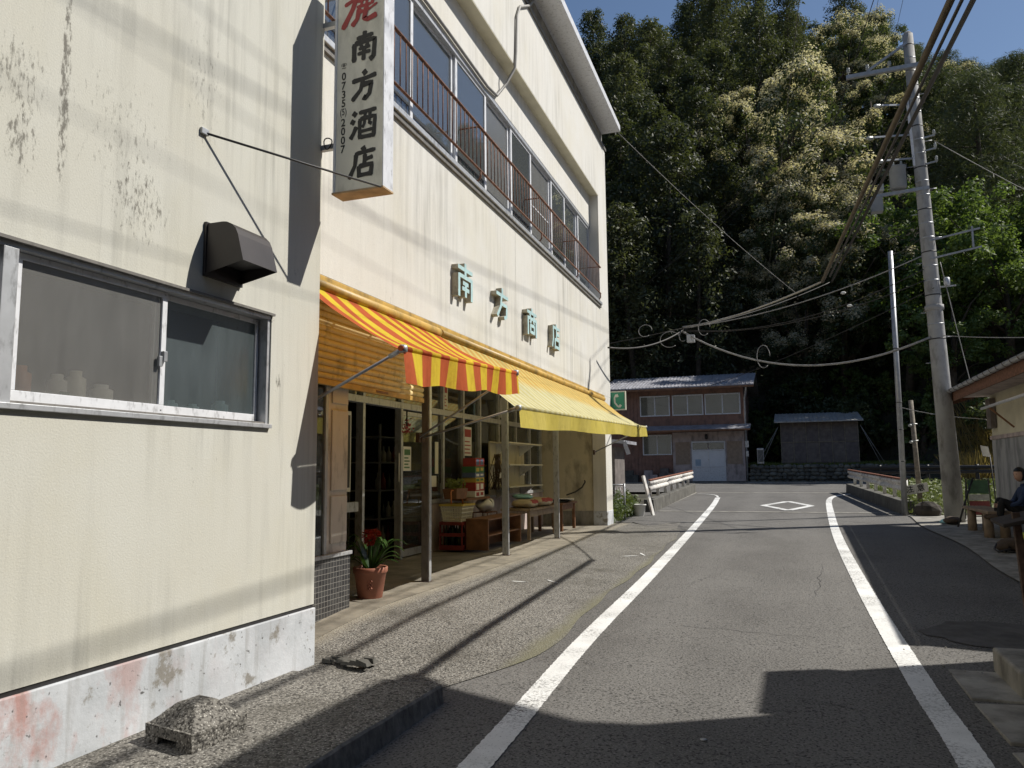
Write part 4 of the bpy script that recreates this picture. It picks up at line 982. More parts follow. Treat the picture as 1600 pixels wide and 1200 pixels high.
# low wooden shelf
ls = thing('low_wooden_shelf', 'low open brown wooden shelf on the shop floor in front of the crates', 'shelf', (-4.45, 11.5, FZ))
x0, x1, y0, y1 = -4.68, -4.32, 10.85, 12.35
for yy in (y0, y1 - .03): m = MB(); m.box(x0, x1, yy, yy + .03, FZ + .02, FZ + .46); m.build('side_panel', 'wood', ls, bevel=.003)
m = MB(); m.box(x0, x1 + .01, y0 - .01, y1 + .01, FZ + .461, FZ + .485); m.build('shelf_top', 'wood', ls, bevel=.003)
m = MB(); m.box(x0, x1 - .02, y0 + .031, y1 - .031, FZ + .22, FZ + .24); m.build('middle_shelf', 'wood', ls)
m = MB(); m.box(x0, x0 + .01, y0 + .031, y1 - .031, FZ + .02, FZ + .459); m.build('back_panel', 'wood', ls)
def bench(nm, x0, x1, y0, y1, z, h, label, mat='wood_pale', planks=3, cat='table', leg=.055):
    t_ = thing(nm, label, cat, ((x0 + x1) / 2, (y0 + y1) / 2, z))
    w = (x1 - x0) / planks
    for i in range(planks): q = MB(); q.box(x0 + i * w + .003, x0 + (i + 1) * w - .003, y0, y1, z + h - .035, z + h + .002 * (i % 2)); q.build('top_plank', mat, t_, bevel=.003)
    for xx in (x0 + .03, x1 - .03 - leg):
        for yy in (y0 + .05, y1 - .05 - leg): q = MB(); q.box(xx, xx + leg, yy, yy + leg, z, z + h - .036); q.build('leg', mat, t_, bevel=.003)
    for xx in (x0 + .045, x1 - .045 - .025): q = MB(); q.box(xx, xx + .025, y0 + .1 + leg, y1 - .1 - leg, z + h - .14, z + h - .045); q.build('apron_rail', mat, t_)
    return t_
bench('work_table', -4.75, -4.2, 12.5, 14.15, FZ + .03, .52, 'pale wooden table stacked with rice sacks under the yellow awning', 'wood_pale')
bench('work_table', -4.7, -4.15, 14.3, 15.35, FZ + .03, .54, 'brown wooden table with newspapers by the far end wall', 'wood')
# rice sacks
def sack(x, y, z, lx, ly, h, rot, mat, label, stripe=None):
    t_ = thing('rice_sack', label, 'sack', (x, y, z)); q = MB(); c, s_ = math.cos(rot), math.sin(rot)
    def fn(u, v):
        a = u * math.tau; b = (v - .5) * math.pi
        ca = math.copysign(abs(math.cos(a)) ** .5, math.cos(a)); sa = math.copysign(abs(math.sin(a)) ** .5, math.sin(a))
        k = abs(math.cos(b)) ** .55
        X = lx / 2 * ca * k; Y = ly / 2 * sa * k; Z = h / 2 + h / 2 * math.sin(b) + .01 * math.sin(X * 40) * math.cos(Y * 30)
        return (x + X * c - Y * s_, y + X * s_ + Y * c, z + max(Z, .002))
    q.grid(fn, 28, 12); sk = q.build('sack_body', mat, t_)
    if stripe:
        q = MB(); q.grid(lambda u, v: (lambda p: (p[0], p[1], p[2] + .004))(fn(.5 * 0 + (u - .5) * .22 + 1.0, .5 + v * .32)), 8, 5); q.build('sack_print', stripe, t_)
sack(-4.45, 12.95, FZ + .55, .42, .60, .15, .1, 'sack', 'nearest beige rice sack lying on the pale wooden table', 'red')
sack(-4.42, 13.62, FZ + .55, .42, .62, .16, -.1, 'sack', 'far beige rice sack with a red print on the pale table', 'red')
sack(-4.55, 13.1, FZ + .70, .36, .5, .08, .4, 'plastic_teal', 'teal plastic bag lying on top of the rice sacks')
# newspapers
nsx = thing('newspaper_stack', 'loose white newspapers lying on the far brown table', 'newspapers', (-4.4, 14.8, FZ + .58))
for i in range(4):
    q = MB(); a = .15 * i - .2; c, s_ = math.cos(a), math.sin(a)
    q.grid(lambda u, v: (-4.42 + .05 * i + (u - .5) * .42 * c - (v - .5) * .56 * s_, 14.75 + (u - .5) * .42 * s_ + (v - .5) * .56 * c, FZ + .578 + .012 * i + .03 * (abs(v - .5) * 2) ** 3 * (i == 3)), 4, 8); q.build('newspaper', ['paper', 'paper', 'iron', 'paper'][i], nsx)
# wall shelves
ws = thing('wall_shelf', 'cream bracketed wall shelves above the rice sack table', 'shelf', (-5.0, 13.9, 1.3))
m = MB(); m.box(-5.16, -5.13, 13.0, 14.9, 1.05, 2.02); m.build('back_board', 'shopwall', ws)
for z in (1.18, 1.58, 1.98):
    m = MB(); m.box(-5.13, -4.75, 13.0, 14.95, z, z + .025); sfh = m.build('shelf_board', 'plastic_white', ws, bevel=.003)
    for y in (13.3, 14.6):
        q = MB(); q.add([(-5.13, y, z - .001), (-4.82, y, z - .001), (-5.13, y, z - .22), (-5.13, y + .02, z - .001), (-4.82, y + .02, z - .001), (-5.13, y + .02, z - .22)], [(0, 1, 2), (3, 5, 4), (0, 3, 4, 1), (1, 4, 5, 2)]); q.build('shelf_bracket', 'alu_white', sfh)
# carton stack, bag, planter, dried bundle
ct = thing('snack_cartons', 'stack of colourful printed cartons in front of the shop glass', 'cartons', (-4.95, 11.9, .95))
for i, (z0, z1, mt) in enumerate(((1.06, 1.16, 'paper'), (1.16, 1.30, 'red'), (1.30, 1.38, 'yellow'), (1.38, 1.46, 'pblue'), (1.46, 1.56, 'pgreen'), (1.56, 1.70, 'red'))):
    q = MB(); q.box(-5.1 + .01 * (i % 2), -4.86, 11.65 + .015 * (i % 3), 12.05, z0 + .001, z1); c_ = q.build('carton', mt, ct, bevel=.004)
    q = MB(); q.box(-4.862, -4.8575, 11.7, 11.82, z0 + .02, z1 - .02); q.box(-4.862, -4.8575, 11.88, 12.0, z0 + .03, z1 - .02); q.build('carton_print', ['red', 'paper', 'pgreen', 'paper', 'yellow', 'pblue'][i], c_)
m = MB(); m.box(-5.12, -4.86, 11.3, 12.3, 1.02, 1.058); m.build('ledge_board', 'wood', ct)
pb = thing('planter_box', 'brown planter of yellow green seedlings on the shop window ledge', 'planter', (-4.95, 11.1, 1.06))
m = MB(); m.hexa([(-5.06, 10.9, 1.06), (-4.86, 10.9, 1.06), (-4.86, 11.28, 1.06), (-5.06, 11.28, 1.06)], [(-5.08, 10.87, 1.22), (-4.84, 10.87, 1.22), (-4.84, 11.31, 1.22), (-5.08, 11.31, 1.22)]); m.build('box', 'wood', pb)
m = MB()
for k in range(140):
    c = Vector((random.uniform(-5.05, -4.87), random.uniform(10.9, 11.28), random.uniform(1.22, 1.36))); a = Vector((random.gauss(0, 1), random.gauss(0, 1), random.gauss(0, 1))).normalized() * .03; b = a.orthogonal().normalized() * .018
    m.add([c - a, c + b, c + a, c - b], [(0, 1, 2, 3)])
m.build('seedlings', 'weed', pb)
gb = thing('paper_bag', 'crumpled white bag lying on the metal stand behind the low shelf', 'bag', (-4.95, 12.3, .8))
m = MB()
for (a, b, c) in ((-4.95, 12.3, .8),):
    m.grid(lambda u, v: (a + .15 * math.cos(u * math.tau) * abs(math.sin(v * math.pi)) ** .4, b + .24 * math.sin(u * math.tau) * abs(math.sin(v * math.pi)) ** .4 + .02 * math.sin(v * 9), c + .22 * v + .02 * math.sin(u * 23)), 22, 9)
m.build('bag_body', 'paper', gb)
m = MB()
for yy in (12.08, 12.52): m.tube([(-4.82, yy, FZ), (-4.82, yy, .79), (-5.08, yy, .79), (-5.08, yy, FZ)], .01, 6)
m.tube([(-4.82, 12.08, .79), (-4.82, 12.52, .79)], .01, 6); m.tube([(-5.08, 12.08, .79), (-5.08, 12.52, .79)], .01, 6); m.box(-5.08, -4.82, 12.08, 12.52, .792, .80)
m.build('wire_stand', 'rust', label='rusty wire stand holding the crumpled white bag', cat='stand')
dg = thing('dried_bundle', 'hanging bundle of dried twigs with a white tag before the glass', 'dried plants', (-4.9, 12.75, 1.5)); m = MB(); rr = random.Random(4)
for k in range(46):
    p = Vector((-4.9 + rr.gauss(0, .03), 12.75 + rr.gauss(0, .04), 1.78)); m.tube([p, p + Vector((rr.gauss(0, .05), rr.gauss(0, .06), -.3)), p + Vector((rr.gauss(0, .1), rr.gauss(0, .13), -.62))], .005, 4)
m.build('twigs', 'canvas', dg)
m = MB(); m.box(-4.82, -4.817, 12.66, 12.74, 1.36, 1.46); m.build('paper_tag', 'paper', dg)
ro = thing('red_ornament', 'small red charm hanging from the shop door header', 'ornament', (-5.15, 9.8, 2.3)); m = MB()
for k in range(40):
    c = Vector((-5.14 + rr.gauss(0, .03), 9.8 + rr.gauss(0, .05), 2.12 + rr.gauss(0, .05))); a = Vector((rr.gauss(0, 1), rr.gauss(0, 1), rr.gauss(0, 1))).normalized() * .03; b = a.orthogonal().normalized() * .014
    m.add([c - a, c + b, c + a, c - b], [(0, 1, 2, 3)])
m.build('charm', 'red', ro); m = MB(); m.tube([(-5.14, 9.8, 2.36), (-5.14, 9.8, 2.12)], .012, 5); m.build('cord', 'iron', ro)
# shop interior shelf with bottles
si = thing('bottle_shelf', 'dim steel shelf of bottles just inside the open shop door', 'shelf', (-6.0, 10.6, FZ))
for z in (.35, .78, 1.2, 1.62, 2.0):
    m = MB(); m.box(-6.3, -5.75, 10.1, 12.4, z, z + .02); m.build('shelf_board', 'galv', si)
for yy in (10.12, 12.36): m = MB(); m.box(-6.3, -6.27, yy, yy + .03, .28, 2.2); m.box(-5.78, -5.75, yy, yy + .03, .28, 2.2); m.build('upright', 'galv', si)
bmesh0 = None; idx = 0
for z, hh in ((.371, .30), (.801, .24), (1.221, .26), (1.641, .24)):
    for k in range(13):
        q = MB(); yy = 10.25 + k * .165
        if idx % 3 == 0 or True:
            r_ = .04; q.lathe((-5.86, yy, z), [(r_, 0), (r_, hh * .55), (.014, hh * .75), (.014, hh)], 10)
            o = q.build('shop_bottle', ['bottle_pale', 'bottle', 'bottle_pale', 'bottle', 'plastic_red'][(k * 7 + idx) % 5], label='one of the bottles lined up on the dim shelf inside the shop', cat='bottle', group='bottles on the inside shelf')
    idx += 1
# wall tap hose on the end wall
m = MB(); m.tube([(-4.35, 16.74, 1.25), (-4.33, 16.72, 1.22), (-4.4, 16.70, 1.1), (-4.55, 16.68, 1.0), (-4.75, 16.66, .93)], .016, 7); m.build('wall_hose', 'iron', label='short black hose curling from the cream end wall', cat='hose')

# =================================================================== RIGHT HOUSE, BENCH, BOARD
rh = thing('roadside_house', 'low house at right edge with rusty eave, gutter and stained grey wall', 'house', (6, 14, .2))
RX = 3.92; RY0, RY1 = 8.5, 18.35
m = MB(); m.box(RX, 9, RY0, RY1, .1, 2.02); m.build('lower_wall', 'greywall', rh)
m = MB(); m.box(RX + .01, 9, RY0 + .01, RY1 - .01, 2.10, 3.0); m.build('upper_wall', 'soffit', rh)
m = MB(); m.box(RX - .03, 9, RY0 - .02, RY1 + .03, 2.02, 2.10); m.build('wall_moulding', 'pinkwall', rh, bevel=.01)
def zroof(x): return 2.98 + (x - 3.29) * .32
m = MB(); m.hexa([(3.29, 8.35, 2.97), (9.3, 8.35, zroof(9.3)), (9.3, 18.75, zroof(9.3)), (3.29, 18.75, 2.97)], [(3.29, 8.35, 3.07), (9.3, 8.35, zroof(9.3) + .1), (9.3, 18.75, zroof(9.3) + .1), (3.29, 18.75, 3.07)]); m.build('roof', 'tin', rh)
for i in range(9):
    x0 = 3.335 + i * .072; q = MB(); q.hexa([(x0, 8.4, 2.945), (x0 + 0.069, 8.4, 2.945), (x0 + 0.069, 18.7, 2.945), (x0, 18.7, 2.945)], [(x0, 8.4, 2.962), (x0 + 0.069, 8.4, 2.962), (x0 + 0.069, 18.7, 2.962), (x0, 18.7, 2.962)]); q.build('soffit_board', 'pinkwall', rh)
m = MB(); m.box(3.275, 3.305, 8.33, 18.77, 2.86, 3.06); m.build('fascia', 'rust', rh)
m = MB(); m.add([(3.31, 18.74, 2.97), (3.31, 18.74, 2.80), (3.31, 18.77, 2.80), (3.31, 18.77, 2.97), (9.3, 18.74, zroof(9.3)), (9.3, 18.74, zroof(9.3) - .17), (9.3, 18.77, zroof(9.3) - .17), (9.3, 18.77, zroof(9.3))], [(0, 1, 2, 3), (0, 4, 5, 1), (3, 2, 6, 7), (1, 5, 6, 2)]); m.build('barge_board', 'rust', rh)
q = MB(); q.grid(lambda u, v: (3.215 + .06 * math.cos(math.pi * (1 + v)), 8.3 + 10.5 * u, 3.09 - .065 * math.sin(math.pi * v)), 30, 8); gt = q.build('gutter', 'galv', rh, solid=.004)
for k in range(24): q = MB(); yy = 8.6 + k * .43; q.tube([(3.215 + .066 * math.cos(math.pi * (1 + v / 6)), yy, 3.09 - .071 * math.sin(math.pi * v / 6)) for v in range(7)], .006, 5); q.build('gutter_strap', 'rust_dark', gt)
m = MB(); m.tube([(RX - .38, 17.2, 2.60), (RX - .36, 8.8, 2.64)], .028, 8); m.build('awning_pole', 'alu_white', rh)
for yy in (16.6, 13.2, 9.8): q = MB(); q.bar((RX - .38, yy, 2.58), (RX, yy, 2.2), .03, .03); q.build('pole_brace', 'wood', rh)
m = MB(); m.box(RX - .1, RX + .0, 17.85, 18.2, 2.25, 2.85); m.build('wall_box', 'board_dark', rh, bevel=.006)
m = MB(); m.box(9, 9.1, RY0, RY1, .1, 5.0); m.build('rear_wall', 'soffit', rh)
# neighbouring houses on the right, outside the picture: their roofs shade the road in front
h2 = thing('shading_house', 'tall gabled house to the right of the viewer whose roof shades the road', 'house', (5, 2, 0))
m = MB(); m.box(2.75, 6.5, -29.8, 6.6, .0, 5.95); m.build('wall', 'wood_dark', h2)  # unseen wall, made dark and long to cut bounce and sky light
def gab(y0, y1):
    q = MB(); a = [(2.08, 5.98), (4.3, 7.1), (7.1, 5.68)]
    q.add([(x, y0, z) for x, z in a] + [(x, y1, z) for x, z in a] + [(x, y0, z - .14) for x, z in a] + [(x, y1, z - .14) for x, z in a],
          [(0, 1, 4, 3), (1, 2, 5, 4), (6, 9, 10, 7), (7, 10, 11, 8), (0, 3, 9, 6), (2, 8, 11, 5), (0, 6, 7, 1), (1, 7, 8, 2), (3, 4, 10, 9), (4, 5, 11, 10)]); return q
gab(-30.2, 7.6).build('roof', 'tin', h2)
m = MB(); m.add([(2.75, 6.599, 5.95), (6.5, 6.599, 5.95), (6.5, 6.599, 5.98), (4.3, 6.599, 6.97), (2.75, 6.599, 6.2)], [(0, 1, 2, 3, 4)]); m.build('gable', 'wood_dark', h2)
h3 = thing('shading_annex', 'flat roofed annex beyond the tall house, right of the picture edge', 'annex', (4.4, 7.7, 0))
m = MB(); m.box(3.55, 7, 6.62, 7.9, 0, 4.4); m.build('wall', 'wood_dark', h3)  # unseen wall darkened to cut bounced light
m = MB(); m.prism([(3.35, 6.98), (7.2, 6.98), (7.2, 8.0), (4.2, 8.01), (3.67, 8.04), (3.35, 7.9)], 4.44, 4.56); m.build('roof', 'concrete', h3)
# information board on a post
ib = thing('information_board', 'dark reading board on a rusty post standing on the kerb', 'board', (1.42, 6.1, .22))
m = MB(); m.bar((1.455, 6.12, .22), (1.42, 6.16, 1.18), .045, .045); m.build('post', 'rust_dark', ib, bevel=.004)
m = MB(); c0 = Vector((1.33, 6.2, 1.10))
m.hexa([(1.30, 5.95, 1.085), (1.85, 5.80, 1.24), (1.90, 6.40, 1.25), (1.34, 6.50, 1.09)], [(1.295, 5.95, 1.11), (1.845, 5.80, 1.265), (1.895, 6.40, 1.275), (1.335, 6.50, 1.115)]); m.build('board_panel', 'wood_dark', ib, bevel=.006)
# rough wooden bench
bn = thing('wooden_bench', 'thick brown plank bench on log legs by the stained wall', 'bench', (3.3, 16.2, .27))
for i in range(2):
    q = MB(); q.box(3.05 + i * .2, 3.24 + i * .2, 15.0, 17.0, .68, .735); q.build('seat_plank', 'wood_pale', bn, bevel=.012)
for yy in (15.35, 16.65):
    for xx in (3.13, 3.37): q = MB(); q.tube([(xx, yy, .26), (xx, yy, .68)], [.08, .072], 10); q.build('log_leg', 'wood_pale', bn)
# sandwich board with coloured panels
sw = thing('sandwich_board', 'folding sign with green, white and red panels behind the bench', 'sign', (3.65, 19.0, .35))
fx0, fx1, fy = 3.50, 3.92, 18.95
m = MB()
for xx in (fx0, fx1): m.bar((xx, fy - .12, .34), (xx, fy, 1.22), .022, .022); m.bar((xx, fy + .3, .34), (xx, fy, 1.22), .022, .022)
for z in (.42, 1.21): m.bar((fx0, fy - .01, z), (fx1, fy - .01, z), .02, .02)
m.build('frame', 'iron', sw)
for z0, z1, mt in ((.90, 1.19, 'board_green'), (.76, .89, 'sw_white'), (.46, .75, 'sw_red')):
    q = MB(); yy = lambda z: fy - .14 + (z - .34) * .136; q.add([(fx0 + .02, yy(z0), z0), (fx1 - .02, yy(z0), z0), (fx1 - .02, yy(z1), z1), (fx0 + .02, yy(z1), z1), (fx0 + .02, yy(z0) + .01, z0), (fx1 - .02, yy(z0) + .01, z0), (fx1 - .02, yy(z1) + .01, z1), (fx0 + .02, yy(z1) + .01, z1)], [(0, 1, 2, 3), (7, 6, 5, 4), (0, 4, 5, 1), (2, 6, 7, 3), (1, 5, 6, 2), (0, 3, 7, 4)]); q.build('sign_panel', mt, sw)
q = MB(); q.add([(fx0 + .03, fy - .055, .92), (fx0 + .2, fy - .055, .92), (fx0 + .03, fy - .025, 1.17)], [(0, 1, 2)]); q.build('pale_wedge', 'ivory', sw)
# thin pole with a white panel
tp = thing('panel_pole', 'thin leaning pole with a small white panel beside the stained wall', 'pole', (3.9, 18.7, .35))
m = MB(); m.tube([(4.0, 18.7, .33), (3.93, 18.7, 1.72)], .014, 6); m.build('pole', 'iron', tp)
m = MB(); m.hexa([(3.80, 18.68, 1.70), (3.94, 18.68, 1.67), (3.94, 18.70, 1.67), (3.80, 18.70, 1.70)], [(3.77, 18.68, 1.92), (3.91, 18.68, 1.89), (3.91, 18.70, 1.89), (3.77, 18.70, 1.92)]); m.build('white_panel', 'paper', tp)
# clutter: backpack, cloth bag
bp = thing('backpack', 'dark brown backpack slumped on the ground in front of the bench', 'backpack', (2.95, 13.3, .24))
m = MB(); rr = random.Random(8)
def blob(cx, cy, cz, rx, ry, rz, sd):
    return lambda u, v: (lambda d: (cx + rx * d.x * (1 + .16 * mnoise.noise(d * 2.2 + Vector((sd, 0, 0)))), cy + ry * d.y * (1 + .16 * mnoise.noise(d * 2 + Vector((0, sd, 0)))), max(cz - rz + .005, cz + rz * d.z * (1 + .2 * mnoise.noise(d * 2.5 + Vector((0, 0, sd)))))))(Vector((math.cos(u * math.tau) * math.sin(v * math.pi), math.sin(u * math.tau) * math.sin(v * math.pi), math.cos(v * math.pi))))
m.grid(blob(3.02, 13.3, .34, .22, .17, .10, 1), 24, 14); m.build('pack_body', 'canvas', bp)
m = MB(); m.grid(blob(2.86, 13.22, .31, .10, .11, .07, 5), 18, 10); m.build('pack_pocket', 'canvas', bp)
m = MB(); m.tube([(2.75, 13.1, .36), (2.70, 13.0, .30), (2.74, 12.95, .26), (2.9, 13.0, .30)], .014, 6); m.build('pack_strap', 'iron', bp)
m = MB()
for k, yy in enumerate((13.42, 13.52)): m.lathe((3.2, yy, .40), [(.03, 0), (.045, .02), (.045, .08), (.02, .1)], 10)
m.build('yellow_bottles', 'weed_y', bp)
m = MB(); m.grid(blob(3.02, 17.9, .40, .16, .25, .08, 9), 20, 12); m.build('cloth_bundle', 'canvas', label='slumped brown cloth bundle lying between the concrete pole and bench', cat='bag')
m = MB(); m.tube([(3.0, 17.3, .3), (3.25, 17.6, .9), (3.42, 17.8, 1.25)], .02, 6); m.build('leaning_stick', 'iron', label='dark stick leaning behind the bench against the folding sign', cat='stick')
m = MB(); m.lathe((2.92, 18.15, .325), [(.1, 0), (.11, .03), (.06, .07), (.02, .09)], 10); m.build('teal_scrap', 'plastic_teal', label='small teal plastic scrap at the foot of the concrete pole', cat='scrap')

# person seated on the bench
pe = thing('person', 'seated person in a navy jacket and black trousers hugging raised knees', 'person', (3.56, 15.05, .60))
def skin_body(joints, edges, name, mats, parent, sub=2):
    me = bpy.data.meshes.new(name); off = ORG[parent.name]
    me.from_pydata([Vector(j[:3]) - off for j in joints], edges, []); o = bpy.data.objects.new(name, me); C.objects.link(o); o.parent = parent
    md = o.modifiers.new('skin', 'SKIN'); md.use_smooth_shade = True
    for i, j in enumerate(joints): me.skin_vertices[0].data[i].radius = (j[3], j[4] if len(j) > 4 else j[3])
    me.skin_vertices[0].data[0].use_root = True
    s_ = o.modifiers.new('sub', 'SUBSURF'); s_.levels = sub; s_.render_levels = sub
    for mt in mats: me.materials.append(MT[mt])
    ORG[o.name] = off; return o
px, py, sz = 3.56, 15.05, .60      # faces -x, a little towards the viewer
J = [(px + .08, py, sz + .10, .115, .13), (px + .09, py, sz + .27, .115, .125), (px + .08, py, sz + .44, .12, .14), (px + .06, py, sz + .54, .06, .06), (px + .045, py, sz + .60, .048, .048),
     (px + .05, py - .17, sz + .49, .055), (px - .06, py - .21, sz + .28, .045), (px - .24, py - .13, sz + .22, .035),
     (px + .05, py + .17, sz + .49, .055), (px - .06, py + .21, sz + .28, .045), (px - .24, py + .10, sz + .24, .035)]
bd = skin_body(J, [(0, 1), (1, 2), (2, 3), (3, 4), (2, 5), (5, 6), (6, 7), (2, 8), (8, 9), (9, 10)], 'jacket_body', ['navy'], pe)
J = [(px + .08, py, sz + .10, .12, .12), (px - .02, py - .10, sz + .11, .085), (px - .30, py - .13, sz + .33, .07), (px - .34, py - .12, sz + .04, .05), (px - .36, py - .12, sz - .02, .045),
     (px - .02, py + .10, sz + .11, .085), (px - .30, py + .11, sz + .34, .07), (px - .33, py + .11, sz + .04, .05), (px - .36, py + .11, sz - .02, .045)]
skin_body(J, [(0, 1), (1, 2), (2, 3), (3, 4), (0, 5), (5, 6), (6, 7), (7, 8)], 'trousers', ['blackcloth'], pe)
for s_ in (-1, 1):
    q = MB(); q.grid(blob(px - .42, py + s_ * .115, sz + .035, .12, .045, .05, 3 + s_), 16, 10); q.build('shoe', 'canvas', pe)
# head with face
hc = Vector((px + .01, py, sz + .735)); q = MB()
fd = Vector((-.86, -.5, -.10)).normalized(); sd = Vector((0, 0, 1)).cross(fd).normalized(); ud = fd.cross(sd)
def headpt(u, v):
    a = u * math.tau; b = v * math.pi
    d = Vector((math.cos(a) * math.sin(b), math.sin(a) * math.sin(b), math.cos(b)))     # d.x forward
    rx, ry, rz = .092, .074, .115
    x, y, z = d.x * rx, d.y * ry, d.z * rz
    if d.z < -.2: k = (d.z + .2) / .8; y *= 1 + .32 * k; x *= 1 + .12 * k; x += .012 * -k * max(d.x, 0)
    f = max(0, d.x)
    if f > .6: x += .016 * math.exp(-((y / .012) ** 2)) * math.exp(-(((z + .012) / .024) ** 2)) - .009 * (math.exp(-(((abs(y) - .030) / .015) ** 2))) * math.exp(-(((z - .010) / .012) ** 2)) + .005 * math.exp(-((y / .02) ** 2)) * math.exp(-(((z + .055) / .009) ** 2))
    return hc + fd * x + sd * y + ud * z
q.grid(headpt, 40, 30); hd = q.build('head', 'skin', pe)
for s_ in (-1, 1):
    c = hc + fd * .079 + sd * .030 * s_ + ud * .010; e = MB(); e.lathe((0, 0, 0), [(.001, -.006), (.010, -.003), (.012, 0), (.010, .003), (.001, .006)], 10)
    e.v = [tuple(c + fd * (z * .8) + sd * x + ud * y * .5) for x, y, z in e.v]; e.build('eye', 'hair', hd)
    c = hc + fd * .082 + sd * .030 * s_ + ud * .030; e = MB(); e.bar(c - sd * .014, c + sd * .014, .004, .004); e.build('eyebrow', 'hair', hd)
    c = hc - fd * .005 + sd * .074 * s_ - ud * .008; e = MB(); e.grid(lambda u, v: c + fd * .016 * math.cos(u * math.tau) * math.sin(v * math.pi) + ud * .03 * math.sin(u * math.tau) * math.sin(v * math.pi) + sd * s_ * .01 * math.cos(v * math.pi), 10, 6); e.build('ear', 'skin', hd)
e = MB(); c = hc + fd * .083 - ud * .056; e.bar(c - sd * .017, c + sd * .017, .006, .008); e.build('mouth', 'plastic_red', hd)
q = MB()
def hairpt(u, v):
    a = u * math.tau; b = v * math.pi * .80
    d = Vector((math.cos(a) * math.sin(b), math.sin(a) * math.sin(b), math.cos(b)))
    k = 1.10 + .03 * mnoise.noise(d * 6)
    if d.x > .25 and d.z < .50: k = .55
    return hc - fd * .006 + ud * .006 + fd * d.x * .094 * k + sd * d.y * .079 * k + ud * d.z * .116 * k
q.grid(hairpt, 36, 24); q.build('hair', 'hair', pe)
# hands: palm and five fingers each
for s_ in (-1, 1):
    w = Vector((px - .26, py - .12 if s_ < 0 else py + .09, sz + .225)); fdir = Vector((-.75, -s_ * .5, .1)).normalized() if s_ < 0 else Vector((-.75, -.5, .1)).normalized()
    fdir = Vector((-.8, .55 if s_ < 0 else -.55, 0)).normalized(); side = Vector((0, 0, 1)); nrm = fdir.cross(side)
    JJ = [(*w, .022, .018), (*(w + fdir * .045), .03, .016), (*(w + fdir * .08), .03, .014)]; EE = [(0, 1), (1, 2)]
    for k in range(4):
        ln = (.062, .072, .068, .052)[k]; b = w + fdir * .082 + side * (.028 - .0185 * k); i0 = len(JJ)
        JJ += [(*b, .009), (*(b + fdir * ln * .5 + nrm * .008), .0085), (*(b + fdir * ln * .85 + nrm * .03), .0075)]; EE += [(2, i0), (i0, i0 + 1), (i0 + 1, i0 + 2)]
    i0 = len(JJ); b = w + fdir * .03 + side * .03; JJ += [(*b, .011), (*(b + fdir * .03 + side * .022), .0095), (*(b + fdir * .055 + side * .028), .008)]; EE += [(1, i0), (i0, i0 + 1), (i0 + 1, i0 + 2)]
    skin_body(JJ, EE, 'hand', ['skin'], pe, 1)

# =================================================================== POLES AND CABLES
up = thing('utility_pole', 'tall concrete utility pole with steel bands, crossarms and transformer', 'utility pole', (3.17, 18.5, .3))
pb0 = Vector((3.17, 18.5, .2)); pt0 = Vector((2.92, 18.5, 11.2))
def pp(z): return pb0.lerp(pt0, (z - .2) / 11.0)
m = MB(); m.tube([pp(.2), pp(4), pp(8), pp(11.2)], [.195, .165, .132, .108], 20); m.tube([pp(11.2), pp(11.26)], [.108, .06], 20); m.build('shaft', 'polecon', up)
for k in range(22):
    z = 4.2 + k * .32; r_ = .165 - (z - 4) * .0080 + .004; q = MB(); q.tube([pp(z), pp(z + .025)], r_, 16); q.build('steel_band', 'galv' if k % 3 else 'iron', up)
q = MB(); q.tube([pp(4.85), pp(4.95)], .185, 18); q.build('collar', 'polecon', up)
for k in range(14):
    z = 2.6 + k * .55; s_ = 1 if k % 2 else -1; q = MB(); q.tube([pp(z) + Vector((s_ * .1, -.02, 0)), pp(z) + Vector((s_ * .27, -.02, 0))], .009, 6); q.build('step_bolt', 'galv', up)
def arm(z, x0, x1, w=.07, dy=-.16):
    q = MB(); c = pp(z); q.bar((c.x + x0, c.y + dy, z), (c.x + x1, c.y + dy, z + .03), w, w); return q.build('crossarm', 'galv', up, bevel=.004)
a1 = arm(10.35, -1.35, .25, .09)
q = MB(); c = pp(10.9); q.bar((c.x - .06, c.y - .12, 10.95), (c.x - .9, c.y - .16, 10.42), .05, .05); q.build('arm_brace', 'galv', up)
def insul(parent, p, h=.16, r_=.045, dirv=(0, 0, 1)):
    q = MB(); q.lathe((0, 0, 0), [(.012, 0), (.012, h * .2), (r_, h * .3), (r_ * .6, h * .45), (r_, h * .6), (r_ * .6, h * .75), (r_ * .8, h * .9), (.01, h)], 10)
    rot = Vector((0, 0, 1)).rotation_difference(Vector(dirv)); q.v = [tuple(rot @ Vector(v) + Vector(p)) for v in q.v]; return q.build('insulator', 'bottle_pale', parent)
for x in (-1.3, -.9, -.45): insul(a1, (pp(10.4).x + x, 18.34, 10.42))
for z, ln in ((9.55, .75), (8.85, .95), (8.3, .8)):
    q = MB(); c = pp(z); q.bar((c.x - .1, c.y, z), (c.x - ln, c.y - .7, z - .22), .035, .035); sa = q.build('side_arm', 'galv', up); insul(sa, (c.x - ln - .02, c.y - .72, z - .24), .2, .05, (-.6, -.6, -.2))
q = MB(); c = pp(9); q.bar((c.x - .16, c.y - .05, 9.7), (c.x - .10, c.y - .05, 8.1), .05, .05); q.build('riser_channel', 'alu_white', up)
